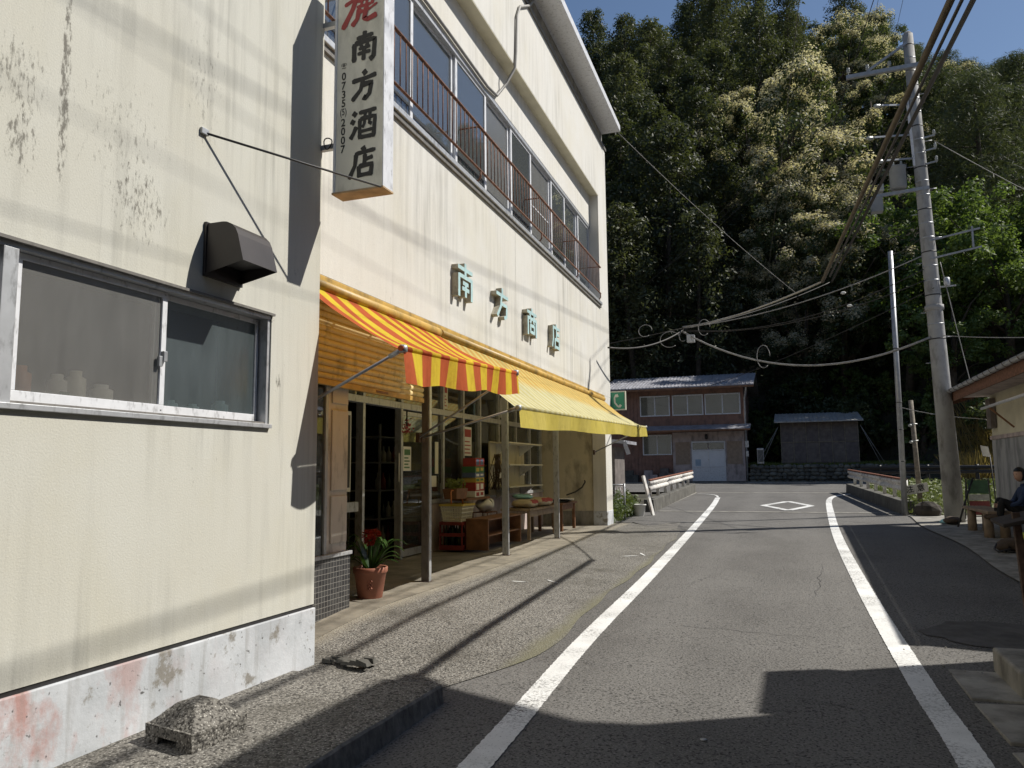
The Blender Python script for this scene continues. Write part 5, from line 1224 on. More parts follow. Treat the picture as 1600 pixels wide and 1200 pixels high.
# transformer on its bracket
q = MB(); c = pp(7); q.bar((c.x - 1.0, c.y - .1, 7.50), (c.x + .1, c.y - .1, 7.56), .07, .07); q.build('transformer_arm', 'galv', up)
q = MB(); q.lathe((c.x - .50, c.y - .1, 7.60), [(.15, 0), (.17, .03), (.17, .46), (.185, .48), (.185, .51), (.09, .54)], 20); tf = q.build('transformer', 'tfgrey', up)
for s_ in (-.1, .1): insul(tf, (c.x - .50 + s_ * .8, c.y - .1, 8.11), .13, .03)
q = MB(); q.box(c.x - 1.08, c.x - .84, c.y - .22, c.y + .0, 7.12, 7.46); q.build('switch_box', 'tfgrey', up, bevel=.01)
q = MB(); q.box(c.x - .92, c.x - .80, c.y - .2, c.y, 7.58, 7.75); q.build('fuse_cutout', 'bottle_pale', up, bevel=.02)
for z in (6.35, 5.95): q = MB(); c = pp(z); q.bar((c.x, c.y - .18, z), (c.x + .95, c.y - .28, z + .14), .035, .035); q.build('service_arm', 'galv', up)
q = MB(); c = pp(6.2); q.bar((c.x + .80, c.y - .27, 6.1), (c.x + .80, c.y - .27, 6.55), .035, .035); q.build('service_upright', 'galv', up)
for k in range(3): q = MB(); c = pp(8.7 - k * .3); q.bar((c.x + .1, c.y - .1, c.z), (c.x + .32, c.y - .12, c.z + .03), .03, .03); sa = q.build('side_arm', 'galv', up); insul(sa, (c.x + .3, c.y - .12, c.z), .15, .035)
q = MB(); c = pp(5.4); q.bar((c.x + .15, c.y, 5.35), (c.x + .45, c.y - .05, 5.35), .03, .03); q.lathe((c.x + .28, c.y - .05, 5.36), [(.05, 0), (.06, .02), (.06, .16), (.03, .18)], 12); q.build('cable_box', 'alu', up)
# slim galvanised pole, wooden sign post with the tilted board, rock
sp_ = thing('slim_pole', 'slim galvanised steel pole standing at the end of the right guardrail', 'pole', (2.44, 20.3, .34))
m = MB(); m.tube([(2.45, 20.3, .3), (2.50, 20.3, 6.7)], [.066, .056], 14); m.build('shaft', 'galv', sp_)
for z in (4.3, 3.0, 2.35, 1.6): q = MB(); q.tube([(2.455 + z * .0075, 20.3, z), (2.455 + z * .0075, 20.3, z + .02)], .068, 12); q.build('strap', 'iron', sp_)
wp = thing('wooden_post', 'weathered wooden post holding the tilted warning board', 'post', (2.8, 20.6, .36))
m = MB(); m.tube([(2.85, 20.7, .3), (2.78, 20.7, 3.08)], [.06, .052], 10); m.build('shaft', 'wood_grey', wp)
for z in (2.1, 2.5): q = MB(); q.tube([(2.72, 20.66, z), (2.88, 20.66, z)], .02, 6); q.lathe((2.72, 20.62, z - .06), [(.03, 0), (.045, .03), (.03, .06)], 8); q.build('knob', 'bottle_pale', wp)
tb = thing('warning_board', 'tilted white wooden board with two black characters tied to the post', 'sign', (2.78, 20.55, .9))
an = R(9); ca, sa_ = math.cos(an), math.sin(an); bc = Vector((2.74, 20.60, .955))
def bpt(a, b, d=0): return (bc.x + a * ca - b * sa_, bc.y - d, bc.z + a * sa_ + b * ca)
m = MB(); m.hexa([bpt(-.28, -.115, 0), bpt(.27, -.10, 0), bpt(.27, -.10, -.02), bpt(-.28, -.115, -.02)], [bpt(-.27, .10, 0), bpt(.28, .115, 0), bpt(.28, .115, -.02), bpt(-.27, .10, -.02)]); m.build('board', 'paper_dirty', tb)
for ch, x in (('注', -.12), ('意', .12)):
    vs_, fs = text_mesh(ch, .17, .003); q = MB(); q.add([bpt(v[0] + x, v[1] - .0, .002) for v in vs_], fs); q.build('character', 'signblack', tb)
m = MB(); m.grid(blob(2.90, 20.1, .48, .30, .22, .22, 4), 9, 6, smooth=False); m.build('rock', 'rock', label='angular dark rock at the foot of the wooden post', cat='rock')

def sagline(a, b, sag, n=18):
    a, b = Vector(a), Vector(b); return [a.lerp(b, i / n) - Vector((0, 0, sag * 4 * (i / n) * (1 - i / n))) for i in range(n + 1)]
def cable(a, b, sag, r_, mat, label, n=18, name='cable', group='overhead cables'):
    q = MB(); q.tube(sagline(a, b, sag, n), r_, 6); return q.build(name, mat, label=label, cat='cable', group=group)
jn = Vector((-2.55, 20.5, 5.1))
cable((2.735, -15.6, 5.09), (.586, 12.76, 4.39), .0, .028, 'cable_brown', 'thicker left one of the two brown cables sweeping overhead from top right')
cable((2.735, -14.2, 5.16), (.70, 12.76, 4.46), .0, .014, 'cable', 'slim dark cable hugging the thick brown cable on its right')
cable((.586, 12.76, 4.39), jn + Vector((0, 0, .14)), .12, .016, 'cable_pale', 'wire carrying on from the thick brown cable to the junction')
cable((4.80, -16, 9.29), (1.26, 27.5, 7.73), .0, .014, 'cable', 'thin cable running high behind the thick brown cable')
cable((4.45, -16, 8.05), (1.375, 24.2, 6.96), .0, .034, 'cable', 'second dark thick cable sweeping overhead from the top right')
cable((4.55, -16, 8.15), (1.40, 24.2, 7.0), .03, .012, 'cable', 'thin wire running just above the dark thick overhead cable')
cable((4.93, -16, 11.97), (-.98, 60, 12.26), .0, .010, 'cable', 'single dark cable crossing the flowering trees to the left of the pole')
cable((1.26, 27.5, 7.73), jn + Vector((0, 0, .10)), .15, .016, 'cable_pale', 'wire from the end of the brown overhead cable down to the junction')
cable((1.375, 24.2, 6.96), jn + Vector((0, 0, .08)), .15, .014, 'cable', 'wire from the end of the dark overhead cable down to the junction')
cable((1.9, -16, 8.4), (-.5, 25, 7.0), .0, .0045, 'cable', 'thin twisted cable reaching the top edge left of the pole')
pa = pp(10.4)
for k, (x, lab) in enumerate(((-1.3, 'outermost high wire from the crossarm towards the top edge'), (-.9, 'middle high wire from the crossarm towards the top edge'), (-.45, 'inner high wire from the crossarm towards the top edge'))):
    cable((pa.x + x, 18.34, 10.56), (pa.x + x - .6, -16, 11.0), .5, .004, 'cable', lab)
    cable((pa.x + x, 18.34, 10.56), (-14 + k, 60, 14 + k), .9, .008, 'cable', ('outermost', 'middle', 'innermost')[k] + ' high wire from the crossarm into the dark forest')
jn = Vector((-2.55, 20.5, 5.1))
cable(pp(6.05) + Vector((-.15, -.1, 0)), jn + Vector((0, 0, .12)), .25, .012, 'cable_pale', 'upper grey wire from the utility pole to the cable junction')
cable(pp(5.75) + Vector((-.15, -.1, 0)), jn + Vector((0, 0, .06)), .45, .010, 'cable', 'second wire below it from pole to the cable junction')
cable(pp(5.5) + Vector((-.15, -.1, 0)), jn + Vector((0, 0, .02)), .35, .010, 'cable', 'third wire below it from pole to the cable junction')
cable(jn, pp(4.25) + Vector((-.15, -.1, 0)), .75, .024, 'cable_pale', 'pale sagging bundled cable hung with loops from junction to pole')
cable(jn + Vector((0, 0, .05)), (-3.6, 16.1, 4.1), .18, .02, 'cable', 'bundled cable from the junction to the shop corner')
cable((-3.52, 17.3, 9.45), (.35, 23.5, 6.55), .12, .007, 'cable_pale', 'thin straight wire falling from the shop eave across the forest')
cable(jn + Vector((0, 0, .1)), (-20, 26, 5.6), .5, .012, 'cable', 'dark wire running left from the junction behind the shop')
cable(pp(5.3) + Vector((0, -.2, 0)), (-8, 43.8, 5.4), .5, .008, 'cable', 'thin wire from the pole to the brown house eave')
cable(pp(4.3), (6.4, 14, 3.6), .15, .008, 'cable_pale', 'thin grey wire from the pole to the low house roof')
cable(pp(5.9) + Vector((.2, 0, 0)), (3.6, 18.2, 3.1), .02, .008, 'cable_pale', 'steep guy wire from the pole down to the low eave')
cable(pp(8.6) + Vector((.3, -.1, 0)), (16, 34, 8.0), .5, .008, 'cable_pale', 'pale wire from the pole to the right into the trees')
cable((2.49, 20.3, 6.6), pp(6.5) + Vector((-.1, 0, 0)), .06, .008, 'cable', 'short wire between the slim pole top and the concrete pole')
cable((2.46, 20.25, 2.9), (3.9, 18.3, 2.45), .06, .008, 'cable_pale', 'pale wire from the slim pole to the low house wall')
cj = thing('cable_junction', 'small grey splice box with coiled cable loops hanging over the road', 'junction box', tuple(jn))
m = MB(); m.box(jn.x + .10, jn.x + .30, jn.y - .1, jn.y + .04, jn.z - .30, jn.z - .10); m.build('splice_box', 'alu', cj, bevel=.01)
for dx, dz, rx, rz in ((-.35, -.18, .26, .22), (.55, .08, .15, .22), (-1.0, .10, .18, .17), (.0, -.12, .10, .14), (2.0, -.78, .16, .30)):
    q = MB(); q.tube([(jn.x + dx + rx * math.cos(t), jn.y - .03 + .05 * math.sin(t), jn.z + dz + rz * math.sin(t)) for t in [i * math.tau / 20 for i in range(18)]], .009, 5); q.build('cable_loop', 'cable_pale', cj)
for k, x in enumerate((.75, 1.05)):
    q = thing('spacer_ball', ('upper', 'lower')[k] + ' small white ball marker on a wire left of the slim pole', 'marker', (x, 20, 5.6 - .3 * k), 'wire markers'); b = MB(); b.grid(blob(1.35 + .12 * k, 19.6, 5.62 - .32 * k, .06, .04, .035, k), 12, 8); b.build('ball', 'paper', q)

# =================================================================== GUARDRAILS
def guardrail(label, pa_, pb_, h, group):
    a, b = Vector(pa_), Vector(pb_); t_ = thing('guardrail', label, 'guardrail', pa_, group)
    d = (b - a).normalized(); n = Vector((-d.y, d.x, 0)) * (-1 if a.x > 0 else 1)      # towards the field
    q = MB(); q.hexa([a - n * -.12 + Vector((0, 0, -.3)), b - n * -.12 + Vector((0, 0, -.3)), b + n * .16 + Vector((0, 0, -.3)), a + n * .16 + Vector((0, 0, -.3))][::1], [a + n * .08 + Vector((0, 0, .24)), b + n * .08 + Vector((0, 0, .24)), b - n * .16 + Vector((0, 0, .24)), a - n * .16 + Vector((0, 0, .24))]) if 0 else None
    L = (b - a).length; seg = 5
    for k in range(seg):
        p = a.lerp(b, k / seg) + d * .01; r_ = a.lerp(b, (k + 1) / seg) - d * .01
        q = MB(); q.hexa([p - n * .14 - Vector((0, 0, .3)), r_ - n * .14 - Vector((0, 0, .3)), r_ + n * .16 - Vector((0, 0, .3)), p + n * .16 - Vector((0, 0, .3))], [p - n * .10 + Vector((0, 0, h * .36)), r_ - n * .10 + Vector((0, 0, h * .36)), r_ + n * .16 + Vector((0, 0, h * .36)), p + n * .16 + Vector((0, 0, h * .36))]); q.build('parapet_block', 'concrete_dark', t_, bevel=.015)
    prof = [(-.02, .60), (.03, .64), (.03, .70), (-.02, .74), (-.02, .78), (.03, .82), (.03, .88), (-.02, .92)]
    for k in range(3):
        p = a.lerp(b, k / 3); r_ = a.lerp(b, (k + 1) / 3); q = MB()
        q.grid(lambda u, v: (lambda i: p.lerp(r_, u) - n * prof[i][0] + Vector((0, 0, prof[i][1] * h)))(round(v * 7)), 2, 7); bm_ = q.build('beam', 'rail_white', t_, solid=.006)
        q = MB(); q.bar(p + Vector((0, 0, .945 * h)), r_ + Vector((0, 0, .945 * h)), .07, .03); q.build('beam_cap', 'rail_rust', bm_)
    for k in range(7):
        p = a.lerp(b, (k + .3) / 7) + n * .07; q = MB(); q.tube([p + Vector((0, 0, h * .34)), p + Vector((0, 0, h * .93))], .05, 10); q.build('post', 'rail_white', t_)
    return t_
guardrail('white and rust guardrail on a concrete parapet beside the far end of shop', (-3.62, 20.8, .36), (-3.72, 31.3, .57), .88, 'bridge guardrails')
guardrail('white guardrail on a concrete parapet at right near the slim pole', (2.55, 20.6, .35), (1.95, 31.0, .56), .88, 'bridge guardrails')
bg_ = thing('black_guardrail', 'long dark guardrail along the far road behind the concrete pole', 'guardrail', (4, 34, .7))
for z in (1.28, 1.44): q = MB(); q.tube([(2.6, 34.0, z), (14, 34.0, z)], .075, 8); q.build('rail', 'iron', bg_)
for k in range(7): q = MB(); q.tube([(3.3 + k * 1.7, 34.05, .6), (3.3 + k * 1.7, 34.05, 1.55)], .07, 8); q.build('post', 'iron', bg_)
m = MB(); m.bar((-3.33, 19.6, .3), (-3.58, 19.7, 1.32), .10, .05); m.build('leaning_white_stake', 'rail_white', label='white wooden stake leaning on the left guardrail end', cat='stake')
# things at the shop's far corner
wpn = thing('white_planter', 'white plastic bucket planter beside the left guardrail end', 'planter', (-3.62, 19.35, .3))
m = MB(); m.lathe((-3.66, 19.5, .3), [(.12, 0), (.125, .01), (.16, .28), (.175, .285), (.175, .31), (.15, .31), (.145, .2)], 18); m.build('bucket', 'paper', wpn)
fn = thing('wire_fence', 'low green and grey wire mesh gate behind the leafy weeds', 'fence', (-4.0, 18.3, .3))
m = MB(); 
for x in (-4.35, -3.78): m.tube([(x, 18.3, .25), (x, 18.3, 1.15)], .02, 6)
m.tube([(-4.35, 18.3, 1.12), (-3.78, 18.3, 1.12)], .018, 6); m.build('frame', 'galv', fn)
m = MB(); m.tube([(-4.12, 18.25, .25), (-4.12, 18.25, 1.0)], .025, 6); m.build('green_post', 'green', fn)
m = MB()
for k in range(9): m.tube([(-4.33 + k * .065, 18.3, .32), (-4.33 + k * .065, 18.3, 1.1)], .0035, 4)
for k in range(9): m.tube([(-4.35, 18.3, .35 + k * .09), (-3.78, 18.3, .35 + k * .09)], .0035, 4)
m.build('mesh_panel', 'galv', fn)
kr = thing('phone_shelter', 'small dark shelter with a slanted roof just behind the shop corner', 'shelter', (-4.6, 19.5, .3))
m = MB(); m.box(-5.2, -4.15, 19.0, 20.2, .25, 2.05); m.build('cabin', 'board_dark', kr)
m = MB(); m.hexa([(-5.5, 18.7, 2.28), (-3.85, 18.7, 2.12), (-3.85, 20.4, 2.12), (-5.5, 20.4, 2.28)], [(-5.5, 18.7, 2.36), (-3.85, 18.7, 2.20), (-3.85, 20.4, 2.20), (-5.5, 20.4, 2.36)]); m.build('roof', 'tin', kr)
m = MB(); m.bar((-3.84, 18.7, 2.16), (-3.74, 18.72, 1.85), .04, .1); m.build('eave_flap', 'tin', kr)

# =================================================================== FAR HOUSE
fh = thing('brown_house', 'two storey brown house with grey tin roof at the end of the road', 'house', (-6, 46, .7))
HY = 44.0
m = MB(); m.box(-9.9, -2.35, HY, HY + 6, .6, 6.0); m.build('wall', 'board_brown', fh)
for k in range(37):
    x = -9.8 + k * .2; q = MB(); q.box(x, x + .16, HY - .02, HY - .001, 3.85 if x > -7.0 else .8, 4.35 if x > -7.0 else 5.85)
    if k % 1 == 0: q.build('siding_board', 'board_brown', fh)
m = MB(); m.box(-6.25, -2.36, HY - .13, HY - .021, .62, 3.5); m.build('porch_wall', 'pinkwall', fh)
m = MB(); m.hexa([(-10.2, HY - .75, 5.95), (-1.75, HY - .75, 5.95), (-1.75, HY + 3, 6.95), (-10.2, HY + 3, 6.95)], [(-10.2, HY - .75, 6.03), (-1.75, HY - .75, 6.03), (-1.75, HY + 3, 7.03), (-10.2, HY + 3, 7.03)])
m.hexa([(-10.2, HY + 3, 6.95), (-1.75, HY + 3, 6.95), (-1.75, HY + 6.75, 5.95), (-10.2, HY + 6.75, 5.95)], [(-10.2, HY + 3.0, 7.03), (-1.75, HY + 3.0, 7.03), (-1.75, HY + 6.75, 6.03), (-10.2, HY + 6.75, 6.03)])
rf = m.build('roof', 'tin', fh)
for k in range(42):
    x = -10.15 + k * .2; q = MB(); q.hexa([(x, HY - .78, 6.035), (x + .05, HY - .78, 6.035), (x + .05, HY + 3, 7.034), (x, HY + 3, 7.034)], [(x + .01, HY - .78, 6.06), (x + .04, HY - .78, 6.06), (x + .04, HY + 3, 7.06), (x + .01, HY + 3, 7.06)]); q.build('roof_batten', 'tin', rf)
m = MB(); m.box(-10.2, -1.75, HY - .80, HY - .74, 5.85, 5.96); m.build('fascia', 'wood', fh)
m = MB(); m.hexa([(-2.36, HY + .0, 5.9), (-2.35, HY, 5.9), (-2.35, HY + 6, 5.9), (-2.36, HY + 6, 5.9)], [(-2.36, HY + 2.9, 6.93), (-2.35, HY + 2.9, 6.93), (-2.35, HY + 3.1, 6.93), (-2.36, HY + 3.1, 6.93)]); m.build('gable', 'board_brown', fh)
m = MB(); m.hexa([(-9.2, HY - .95, 3.56), (-2.0, HY - .95, 3.56), (-2.0, HY - .03, 3.84), (-9.2, HY - .03, 3.84)], [(-9.2, HY - .95, 3.61), (-2.0, HY - .95, 3.61), (-2.0, HY - .03, 3.9), (-9.2, HY - .03, 3.9)]); pr_ = m.build('pent_roof', 'tin', fh)
m = MB(); m.box(-9.2, -2.0, HY - .97, HY - .95, 3.5, 3.6); m.build('pent_fascia', 'wood', fh)
def fwin(x0, x1, z0, z1, yy, n=2):
    f = MB(); w = .06
    f.box(x0, x1, yy - .06, yy - .001, z0, z0 + w); f.box(x0, x1, yy - .06, yy - .001, z1 - w, z1)
    for k in range(n + 1): xx = x0 + (x1 - x0 - w) * k / n; f.box(xx, xx + w, yy - .058, yy - .002, z0 + w, z1 - w)
    fr = f.build('window', 'alu_white', fh)
    for k in range(n):
        a = x0 + w + (x1 - x0 - w) * k / n; b = x0 + (x1 - x0 - w) * (k + 1) / n; q = MB(); q.box(a, b, yy - .03, yy - .025, z0 + w, z1 - w); q.build('pane', 'farglass', fr)
        c = MB(); c.box(a, b, yy - .022, yy - .0215, z0 + w + (.3 if k % 2 else .0), z1 - w); c.build('blind', 'blind', fr)
for x0, x1 in ((-8.05, -6.35), (-6.22, -4.5), (-4.42, -2.5)): fwin(x0, x1, 4.45, 5.62, HY - .02)
fwin(-7.95, -6.3, 2.25, 3.4, HY - .02)
# double door with upper lights
dd = MB(); yy = HY - .13; x0, x1 = -5.15, -3.45
dd.box(x0 - .06, x0, yy - .06, yy - .001, .7, 2.98); dd.box(x1, x1 + .06, yy - .06, yy - .001, .7, 2.98); dd.box(x0, x1, yy - .06, yy - .001, 2.90, 2.98); dd.box(x0, x1, yy - .06, yy - .001, 2.45, 2.52); dd.box((x0 + x1) / 2 - .03, (x0 + x1) / 2 + .03, yy - .058, yy - .002, .7, 2.45)
df_ = dd.build('door_frame', 'alu_white', fh)
for a, b in ((x0, -4.33), (-4.27, x1)):
    q = MB(); q.box(a, b, yy - .045, yy - .02, .72, 1.55); q.build('door_panel', 'alu_white', df_)
    q = MB(); q.box(a, b, yy - .045, yy - .02, 1.56, 2.44); q.build('door_glass', 'milk', df_)
    q = MB(); q.box(a, b, yy - .045, yy - .02, 2.53, 2.89); q.build('upper_light', 'farglass', df_)
q = MB(); q.box(-5.02, -4.72, yy - .052, yy - .046, 1.62, 1.98); q.build('door_notice', 'pblue_pale', df_)
for x0_, x1_ in ((-6.1, -5.3), (-3.3, -2.5)): q = MB(); q.box(x0_, x1_, yy - .03, yy - .001, 1.72, 2.95); q.build('plywood_panel', 'ply', fh)
q = MB(); q.lathe((-4.38, yy - .14, 3.08), [(.03, 0), (.08, .04), (.09, .2), (.05, .28)], 10); q.build('wall_lantern', 'iron', fh)
q = MB(); q.tube([(-2.15, HY - .6, 5.9), (-2.2, HY - .25, 5.55), (-2.28, HY - .1, 5.3), (-2.28, HY - .1, .7)], .05, 8); q.build('downpipe', 'alu', fh)
q = MB(); q.box(-2.33, -2.15, HY - .22, HY - .1, 2.6, 2.95); q.box(-2.31, -2.17, HY - .2, HY - .1, 2.1, 2.4); q.build('meter_box', 'alu', fh)
q = MB(); q.box(-6.3, -2.2, HY - .55, HY - .14, .55, .78); q.build('porch_step', 'concrete_dark', fh)
for k, (x, z) in enumerate(((-9.0, .8), (-7.9, .8), (-7.0, .9))):
    q = MB(); q.box(x, x + .8, HY - .5, HY - .05, .7, z + .35); q.box(x + .05, x + .5, HY - .45, HY - .1, z + .351, z + .6); q.build('storage_box', ['concrete_dark', 'pinkwall', 'board_dark'][k], label=('leftmost dark storage box', 'middle pinkish storage box', 'right dark brown storage box')[k] + ' against the brown house wall', cat='box', group='boxes along the brown house')
ac = thing('outdoor_unit', 'small pale air conditioner unit beside the brown house', 'air conditioner', (-1.6, 44.3, 1.6))
q = MB(); q.box(-1.75, -1.4, 44.1, 44.45, 1.7, 2.55); q.build('casing', 'alu', ac, bevel=.02); q = MB(); q.box(-1.72, -1.43, 44.085, 44.099, 1.8, 2.45); q.build('grille', 'alu_dark', ac)
q = MB(); q.box(-1.75, -1.4, 44.15, 44.4, 1.4, 1.7); q.build('stand', 'iron', ac)
# tool shed
sd_ = thing('tool_shed', 'dark board shed with pale tin roof on the bank above the stone wall', 'shed', (1.5, 45.5, 1.7))
SY = 44.6
m = MB(); m.box(-.5, 3.42, SY, SY + 2.6, 1.2, 3.95); m.build('wall', 'board_dark', sd_)
for r_ in range(2):
    for k in range(6):
        x0 = -.46 + k * .645; z0, z1 = ((1.75, 2.82), (2.88, 3.85))[r_]; q = MB(); q.box(x0, x0 + .60, SY - .03, SY - .001, z0, z1); q.build('wall_panel', 'board_dark2' if (k + r_) % 2 else 'board_dark', sd_)
for k in range(7): q = MB(); x0 = -.50 + k * .645; q.box(x0, x0 + .035, SY - .05, SY - .002, 1.72, 3.92); q.build('batten', 'wood_grey', sd_)
q = MB(); q.box(-.5, 3.42, SY - .055, SY - .003, 2.83, 2.87); q.build('mid_rail', 'wood_grey', sd_)
q = MB(); q.hexa([(-.8, SY - .5, 3.9), (3.65, SY - .5, 3.9), (3.65, SY + 3, 4.55), (-.8, SY + 3, 4.55)], [(-.8, SY - .5, 3.95), (3.65, SY - .5, 3.95), (3.65, SY + 3, 4.6), (-.8, SY + 3, 4.6)]); rf = q.build('roof', 'tin_light', sd_)
for k in range(22): x = -.78 + k * .2; q = MB(); q.hexa([(x, SY - .51, 3.952), (x + .05, SY - .51, 3.952), (x + .05, SY + 3, 4.602), (x, SY + 3, 4.602)], [(x + .01, SY - .51, 3.975), (x + .04, SY - .51, 3.975), (x + .04, SY + 3, 4.625), (x + .01, SY + 3, 4.625)]); q.build('roof_batten', 'tin_light', rf)
for x0, x1 in ((-.6, -1.5), (-.6, -1.75), (3.5, 4.3), (3.5, 4.5)): q = MB(); q.tube([(x0, SY - .2, 3.7), (x1, SY - .8, 1.7)], .012, 5); q.build('guy_rope', 'cable_pale', sd_)
# stone retaining wall
sw_ = thing('stone_wall', 'low dry stone retaining wall along the far road', 'wall', (3, 43.6, .7))
m = MB(); m.box(-2.1, 9.5, 43.85, 44.5, .5, 1.56); m.build('wall_core', 'concrete_dark', sw_)
m = MB(); rr = random.Random(12)
for row in range(5):
    x = -2.1 + rr.uniform(-.2, 0)
    while x < 9.5:
        w = rr.uniform(.2, .5); z = .62 + row * .20 + rr.uniform(-.03, .03); s_ = rr.random() * 10
        m.grid(blob(x + w / 2, 43.84 + rr.uniform(-.03, .05), z + .1, w * .56, .16, .125, s_), 8, 5, smooth=False); x += w * .95
m.build('stones', 'stone', sw_, kind='stuff')

# =================================================================== VEGETATION
def leaf_cloud(q, centers, per, size, rad, mi=0, rr=random, flat=.6, droop=0, aspect=.55, up=0.0):
    for (c, r_, k_) in centers:
        c = Vector(c)
        for k in range(int(per * k_)):
            d = Vector((rr.gauss(0, 1), rr.gauss(0, 1), rr.gauss(0, 1)))
            d = d.normalized() * (rr.random() ** .4) * r_; d.z *= flat
            p = c + d
            n_ = (d.normalized() * .9 + Vector((rr.gauss(0, .45), rr.gauss(0, .45), .55 + up + rr.gauss(0, .45)))).normalized()
            a = n_.cross(Vector((rr.gauss(0, 1), rr.gauss(0, 1), rr.gauss(0, 1) - droop))).normalized(); b = n_.cross(a)
            s_ = size * rr.uniform(.6, 1.3)
            q.v += [tuple(p - a * s_), tuple(p + b * s_ * aspect), tuple(p + a * s_), tuple(p - b * s_ * aspect)]
            i = len(q.v); q.f.append((i - 4, i - 3, i - 2, i - 1)); q.m.append(mi if not callable(mi) else mi(p, c)); q.sm.append(False)
def make_conifer(seed, h, rad, mat, name='cedar_tree', bare=.3, size=.15, asp=.42, per=50):
    rr = random.Random(seed); t_ = thing(name, '', 'tree', (0, 0, 0))
    q = MB(); q.tube([(0, 0, -1), (0, 0, h * .3), (.1, 0, h * .7), (.1, .05, h)], [.26, .2, .11, .02], 8)
    cs = []; n = 96
    for k in range(n):
        t = bare + (1 - bare) * (k / n) ** .9; z = t * h; L = rad * (1 - (t - bare) / (1 - bare)) ** .48 * rr.uniform(.55, 1.2) + .3
        a = k * 2.4 + rr.uniform(-.4, .4); e = Vector((math.cos(a) * L, math.sin(a) * L, z + L * rr.uniform(-.15, .25)))
        if k % 3 == 0: q.tube([(0.05, 0, z - .2), e * 1], [.035, .01], 4)
        m_ = Vector((0, 0, z)).lerp(e, .55)
        cs += [(e, .48 + L * .13, 1.0), (m_, .5 + L * .12, .8)]
    q.build('trunk', 'bark', t_)
    f = MB(); leaf_cloud(f, cs, per, size, 0, rr=rr, flat=.8, droop=.1, aspect=asp); f.build('crown', mat, t_)
    return t_
def make_broad(seed, h, rad, mats, name='broadleaf_tree', bloom=0, leaf=.14, per=95, open_=0):
    rr = random.Random(seed); t_ = thing(name, '', 'tree', (0, 0, 0)); q = MB()
    q.tube([(0, 0, -1), (.1, 0, h * .25), (0, .1, h * .5), (.1, 0, h * .8)], [.24, .19, .13, .04], 8)
    cs = []; lobes = []
    for k in range(11):
        a = rr.uniform(0, math.tau); zz = rr.uniform(.38, .95); L = rad * (1 - ((zz - .55) / .55) ** 2) ** .5 * rr.uniform(.45, .85) if abs(zz - .55) < .54 else .2
        c = Vector((math.cos(a) * L, math.sin(a) * L, zz * h)); lobes.append(c)
        q.tube([(0, 0, h * min(zz * .6, .6)), Vector((0, 0, zz * h * .72)).lerp(c, .5), c], [.09, .05, .015], 5)
    for c in lobes:
        R_ = rad * rr.uniform(.34, .52)
        for j in range(9):
            d = Vector((rr.gauss(0, 1), rr.gauss(0, 1), rr.gauss(.25, .9))).normalized(); cs.append((c + d * R_ * rr.uniform(.6, 1.0), R_ * rr.uniform(.25, .42), 1, d.z))
    q.build('trunk', 'bark', t_)
    f = MB()
    if bloom:
        top = max(c[0].z for c in cs)
        hot = [c for c in cs if c[3] > -.1 and c[0].z > h * .42]; cold = [c for c in cs if not (c[3] > -.1 and c[0].z > h * .42)]
        leaf_cloud(f, [c[:3] for c in cold], per, leaf, 0, 0, rr, .8, .05, .5)
        leaf_cloud(f, [(c[0] - Vector((0, 0, .25)), c[1], .8) for c in hot], per, leaf, 0, 0, rr, .8, .05, .5)
        leaf_cloud(f, [(c[0] + Vector((0, 0, .12)), c[1] * .95, bloom * 1.9) for c in hot], per, leaf * .62, 0, 1, rr, .75, .0, .6, .5)
    else:
        leaf_cloud(f, [c[:3] for c in cs], per, leaf, 0, 0, rr, .8, 0.05, .5)
    f.build('crown', mats, t_)
    return t_
protos = {
 'cedar': [make_conifer(1, 16, 2.7, 'cedar'), make_conifer(2, 18, 2.9, 'cedar', bare=.34), make_conifer(3, 14.5, 2.8, 'cedar', bare=.22), make_conifer(14, 17, 3.1, 'cedar', bare=.38)],
 'pine': [make_conifer(4, 13, 2.9, 'pine', 'pine_tree', .35, .16, .13, 95)],
 'broad': [make_broad(5, 10, 3.6, 'broad', leaf=.115, per=130), make_broad(6, 11.5, 3.8, 'broad', leaf=.115, per=130)],
 'bloom': [make_broad(7, 11, 3.8, ['broad', 'blossom'], 'flowering_tree', .8, .115, 115), make_broad(8, 12, 4.0, ['broad', 'blossom'], 'flowering_tree', .9, .115, 115)],
 'fresh': [make_broad(9, 9, 3.4, 'fresh', 'maple_tree', 0, .11, 110), make_broad(10, 8, 3.2, 'fresh', 'maple_tree', 0, .11, 110)],
 'bush': [make_broad(11, 2.6, 1.5, 'fresh', 'leafy_bush', 0, .09, 42), make_broad(12, 3.0, 1.7, 'broad', 'dark_bush', 0, .10, 42)],
}
LAB = {'cedar': ('slender dark cedar', 'cedars on the hillside'), 'pine': ('feathery grey green pine', 'pines on the hillside'), 'broad': ('rounded dark evergreen tree', 'dark evergreens on the hillside'),
 'bloom': ('evergreen tree topped with cream blossom', 'cream blossoming trees'), 'fresh': ('bright fresh green tree', 'fresh green trees'), 'bush': ('low leafy bush at the forest foot', 'bushes at the forest edge')}
used = set()
rt = random.Random(21)
